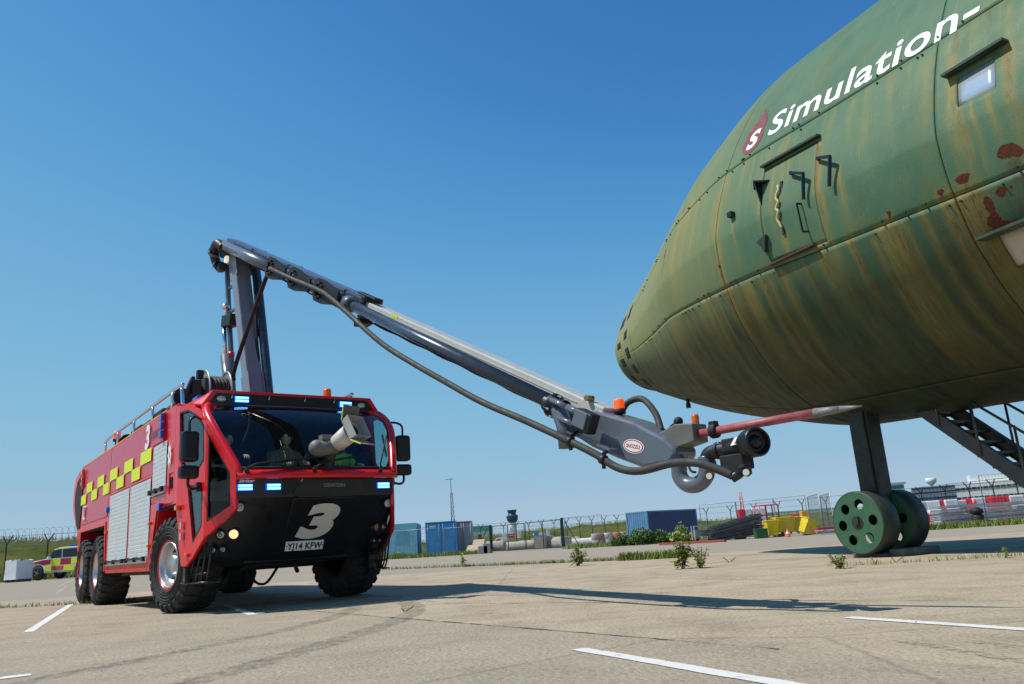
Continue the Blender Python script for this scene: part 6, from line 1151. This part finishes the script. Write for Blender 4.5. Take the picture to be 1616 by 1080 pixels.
# red kerb rail, trolley
q = MB(); a, b2 = at(1040, 42), at(1142, 39); q.bar(a+V(0, 0, .06), b2+V(0, 0, .06), .2, .12); tag(q.build('red_kerb_rail', mat('faded_red', (.32, .07, .06), .8)), 'low faded red rail lying in front of the shrubs', 'rail')
r = empty('trolley', at(1106, 45), R(10), 'small white and grey frame trolley right of the shrubs', 'trolley')
q = MB(); [q.bar((x, y, .1), (x, y, .85), .05, .05, (1, 0, 0)) for x in (-.45, .45) for y in (-.2, .2)]; q.bar((-.45, -.2, .83), (.45, -.2, .83), .05, .05); q.bar((-.45, .2, .83), (.45, .2, .83), .05, .05); q.build('frame', PW, r); q = MB(); q.box((0, 0, .45), (.8, .4, .35)); q.build('box', GALV, r, .02)
q = MB(); [q.cyl((x, -.25, .1), (x, -.2, .1), .1, n=12) for x in (-.35, .35)]; q.build('wheel', CHAS, r)
# stacked steel fence panels
ORD = [w+' panel' for w in 'first second third fourth fifth sixth seventh eighth ninth tenth eleventh twelfth thirteenth fourteenth fifteenth'.split()]
SG = mat('stack_dark_steel', (.085, .095, .105), .5, .4, var=.3, vs_=1.5)
def flat_panel(name, loc, L, W, rz, tilt, m, label, grp):
    q = MB()
    for y in (-W/2, W/2): q.bar((-L/2, y, 0), (L/2, y, 0), .05, .05)
    for x in np.linspace(-L/2, L/2, 9): q.bar((x, -W/2, 0), (x, W/2, 0), .035, .035)
    o = q.build(name, m); o.location = loc; o.rotation_euler = (tilt[0], tilt[1], rz); tag(o, label, 'fence panel', grp)
for k in range(15):
    p = at(1160+random.uniform(-2, 2), 44.5+random.uniform(-.2, .2)); flat_panel('steel_panel', (p.x, p.y, .12+.062*k), 2.7+random.uniform(-.2, .3), 1.1, R(random.uniform(-8, 8)), (0, R(-6-.45*k)), SG, ORD[k]+' from the bottom in the fanned dark steel stack', 'panels in the fanned dark stack')
SG2 = mat('stack_galvanised', (.40, .42, .43), .45, .5, var=.3, vs_=1.2)
for k in range(14):
    p = at(1542+random.uniform(-2, 2), 36+random.uniform(-.1, .1)); flat_panel('steel_panel', (p.x, p.y, .08+.064*k), 3.55+random.uniform(-.1, .15), 1.0, R(random.uniform(-2, 2)-4), (0, R(random.uniform(-.8, .8))), SG2, ORD[k]+' from the bottom in the galvanised grey stack', 'panels in the tall grey stack')
for k in range(10):
    p = at(1660, 36); flat_panel('steel_panel', (p.x, p.y, .08+.07*k), 2.4, 1.0, R(-4), (0, R(random.uniform(-1, 1))), SG, ORD[k]+' from the bottom in the dark stack at the right edge', 'panels in the right edge stack')
# plastic barriers, red and white, heaped behind the grey stack
BRD = mat('barrier_red', (.62, .02, .03), .45); BWH = mat('barrier_white', (.72, .72, .71), .45)
def barrier(loc, rz, m, label, tilt=0., L=.62, H=.66):
    prof = [(-.22, 0), (.22, 0), (.2, .12), (.09, .3), (.07, H-.06), (.05, H), (-.05, H), (-.07, H-.06), (-.09, .3), (-.2, .12)]
    q = MB(); q.prism([(-L/2, y, z) for y, z in prof], (L, 0, 0)); o = q.build('plastic_barrier', m, None, .025); o.location = loc; o.rotation_euler = (tilt, 0, rz); tag(o, label, 'barrier', 'plastic barriers behind the grey stack'); return o
n_b = 0
for lay in range(2):
    for k in range(15):
        px = 1456+k*14.5+lay*4; red = (k+lay) % 3 == 0 or (k > 6 and (k+lay) % 2 == 0); p = at(px, 40)
        barrier((p.x, p.y+random.uniform(-.1, .1), p.z+.60*lay-.06*(k == 4)), R(random.uniform(-18, 18)-4), BRD if red else BWH, ORD[k].split()[0]+(' barrier from the left, red, ' if red else ' barrier from the left, white, ')+('in the upper row behind the grey stack' if lay else 'in the lower row behind the grey stack'), R(random.uniform(-14, 10)) if lay else 0.)
for px, m_, lb in ((1173, BRD, 'red barrier block left of the white ones behind the dark stack'), (1183, BWH, 'white barrier block next to the red one'), (1194, BWH, 'middle white barrier block behind the red frame'), (1206, BWH, 'white barrier block furthest right behind the red frame')):
    p = at(px, 56); q = MB(); q.box((0, 0, .45), (.44, .5, .9)); q.box((0, 0, 1.36), (.44, .5, .9)); o = q.build('barrier_block', m_, None, .04); o.location = p; tag(o, lb, 'barrier')
r = empty('red_cage', at(1212, 47), R(8), 'red tubular steel cage frame behind the yellow bins', 'cage')
for x in (-.55, -.2, .2, .55):
    for y in (-.4, .4): q = MB(); q.tube([(x, y, 0), (x, y, 1.75)], .03, 6); q.build('upright', BRD, r)
for z in (.1, .6, 1.2, 1.75): q = MB(); q.tube([(-.55, -.4, z), (.55, -.4, z), (.55, .4, z), (-.55, .4, z), (-.55, -.4, z)], .03, 6); q.build('rail', BRD, r)
q = MB(); q.box((0, 0, .22), (.62, .5, .44)); q.box((0, 0, .46), (.66, .54, .05)); o = q.build('grit_box', mat('dark_green_plastic', (.02, .1, .035), .5), None, .05); o.location = at(1199, 42.5); tag(o, 'low dark green box left of the yellow bins', 'box')
BYE = mat('bin_yellow', (.78, .58, .01), .45, dirt=(.4, .3, .05), da=.3)
def ybin(px, d, label, rx=0., z=0., rz=0.):
    q = MB(); a, b2 = .24, .32; q.add([(-a, -a, .1), (a, -a, .1), (a, a, .1), (-a, a, .1), (-b2, -b2, .82), (b2, -b2, .82), (b2, b2, .82), (-b2, b2, .82)], [(3, 2, 1, 0), (4, 5, 6, 7), (0, 1, 5, 4), (1, 2, 6, 5), (2, 3, 7, 6), (3, 0, 4, 7)]); o = q.build('wheelie_bin', BYE, None, .02); p = at(px, d); o.location = (p.x, p.y, p.z+z); o.rotation_euler = (rx, 0, rz); tag(o, label, 'bin', 'yellow wheeled bins')
    q = MB(); q.box((0, 0, .85), (.70, .70, .06)); q.box((0, .36, .86), (.5, .06, .05)); q.build('lid', BYE, o, .02)
    for x in (-.2, .2): q = MB(); q.cyl((x-.03, .27, .1), (x+.03, .27, .1), .1, n=12); q.build('wheel', CHAS, o)
ybin(1217, 43, 'yellow wheeled bin next to the low green box'); ybin(1231, 43.5, 'second yellow wheeled bin from the green box', z=.12, rz=R(5)); ybin(1243, 43.5, 'third yellow wheeled bin from the green box', z=.12); ybin(1254, 43.8, 'yellow wheeled bin left of the tipped one', z=.1, rz=R(-6)); ybin(1266, 42.5, 'tipped yellow wheeled bin at the right end of its row', rx=R(0), rz=R(30), z=0.)
bpy.data.objects['wheelie_bin.004'].rotation_euler = (R(10), R(28), R(20))
def cone(px, d, label):
    q = MB(); q.box((0, 0, .02), (.36, .36, .04)); q.lathe([(.14, .04), (.02, .5), (.001, .5)], (0, 0, 0), (0, 0, 1), 14); o = q.build('traffic_cone', ORG); o.location = at(px, d); o.scale = (.8, .8, .8); tag(o, label, 'cone'); q = MB(); q.lathe([(.095, .2), (.06, .34)], (0, 0, 0), (0, 0, 1), 14); q.v = [(p[0]*1.04, p[1]*1.04, p[2]) for p in q.v]; q.build('white_band', WHT, o)
cone(1241, 41.5, 'orange traffic cone before the yellow bins'); 
q = MB(); q.box((0, 0, .5), (.6, .5, 1.0)); q.box((0, 0, 1.15), (.4, .4, .3)); o = q.build('orange_unit', mat('unit_orange', (.75, .35, .02), .5), None, .03); o.location = at(1271, 47); tag(o, 'orange utility unit right of the yellow bins', 'unit')
r = empty('hose_heap', at(1255, 46), 0, 'red and orange hose heap on the yellow bins', 'hose'); q = MB(); q.tube([(.25*math.cos(i*.7), .25*math.sin(i*.7), .9+.012*i) for i in range(22)], .04, 6); q.build('hose', mat('hose_red', (.5, .04, .02), .6), r)
r = empty('tractor_attachment', at(1298, 40), R(5), 'red and grey machine frame lying left of the drum wheel', 'machine'); q = MB(); q.box((0, 0, .3), (.8, .5, .10)); q.build('frame', BRD, r); q = MB(); q.box((.2, 0, .12), (.9, .5, .12)); q.build('skid', GALV, r)
r = empty('rubbish_bin', at(1541, 34.9), 0, 'black bin with a rounded lid in front of the grey panel stack', 'bin'); q = MB(); q.lathe([(.20, 0), (.24, .45), (.16, .5), (.001, .5)], (0, 0, 0), (0, 0, 1), 16); q.build('body', CHAS, r); q = MB(); q.lathe([(.12, .48), (.26, .56), (.24, .72), (.001, .8)], (0, 0, 0), (0, 0, 1), 16); q.build('lid', CHAS, r)
# terminal buildings on the skyline
def block(name, px0, px1, d, h, m, mwin, label, floors, bays, dep=25, win_h=.45, z0=0):
    x0, x1 = KX(px0)*d, KX(px1)*d; r = empty(name, ((x0+x1)/2, d, 0), R(-26), label, 'building'); w = (x1-x0)/.9
    q = MB(); q.box((0, dep/2, h/2), (w, dep, h)); q.build('wall', m, r); fh = (h-z0)/floors
    for f in range(floors):
        for b2 in range(bays): q = MB(); q.box((-w/2+w*(b2+.5)/bays, -.15, z0+fh*(f+.5)), (w/bays*.86, .3, fh*win_h)); q.build('window', mwin, r)
    q = MB(); q.box((0, dep/2, h+.3), (w*1.01, dep*1.01, .6)); q.build('roof', m, r); return r
TG = mat('dark_window_band', (.02, .03, .045), .2); TW = mat('terminal_white', (.72, .72, .70), .7); TN = mat('office_navy', (.05, .065, .11), .4)
block('office_block', 1452, 1508, 480, 15.6, TN, mat('office_glass', (.16, .2, .27), .25), 'dark navy glazed office block on the skyline right of the drum wheels', 5, 12, win_h=.5); r = block('terminal_building', 1508, 1609, 500, 17, TW, TG, 'long white terminal building with dark window bands on the skyline', 3, 14, win_h=.3)
q = MB(); q.box((5, 10, 19), (22, 12, 4)); q.build('plant_room', TW, r); q = MB(); q.box((-6, 10, 20), (2, 2, 5)); q.build('flue', TW, r); p = at(1490, 478); r = empty('roof_tower', (p.x, p.y, 0), 0, 'small white lookout on a stem above the dark office block', 'tower'); q = MB(); q.cyl((0, 8, 0), (0, 8, 18), .8); q.build('stem', TW, r); q = MB(); q.lathe([(1.2, 17.5), (3., 19), (3., 21), (2.6, 21.4), (.01, 21.4)], (0, 8, 0), (0, 0, 1), 16); q.build('cab', TW, r)
block('pale_office', 1396, 1452, 520, 15, TW, TG, 'white building with a green glazed top peeping over the drum wheels', 3, 8, win_h=.4); p = at(1412, 515); q = MB(); q.box((0, 0, 18), (14, 10, 4)); o = q.build('tower_top', TW); o.location = p; q = MB(); q.box((0, 0, 20.6), (16, 12, 1.2)); q.build('roof', TW, o); q = MB(); q.box((0, -5.1, 18.3), (13, .4, 2)); q.build('window', mat('green_glass', (.05, .25, .22), .2), o); tag(o, 'old lookout tower top with green glazing above the white building', 'tower')
block('green_glass_building', 1180, 1330, 560, 8.5, mat('pale_green_glass', (.16, .36, .33), .3), TW, 'long low building with pale green glazing left of the drum wheels', 1, 12, win_h=.25, z0=3); block('far_hangar', 1330, 1460, 620, 9, TW, TG, 'far low white hangar behind the drum wheels', 2, 10); block('far_store', 560, 640, 700, 6, mat('store_grey', (.35, .38, .42)), TG, 'far grey store mostly hidden by the fire engine', 1, 8); block('end_block', 1609, 1660, 520, 14, TN, TG, 'dark blue block at the right edge behind the stairs', 4, 6)
tag(MB().grid([[(x, y, -.02+3.5*smooth(0, 1, (y-640)/60)+1.5*math.sin(x*.013)) for x in np.linspace(-800, 1200, 60)] for y in (620, 660, 700, 900)]).build('far_treeline', mat('far_foliage', (.035, .055, .025), .9, var=.3, vs_=.05)), kind='structure')
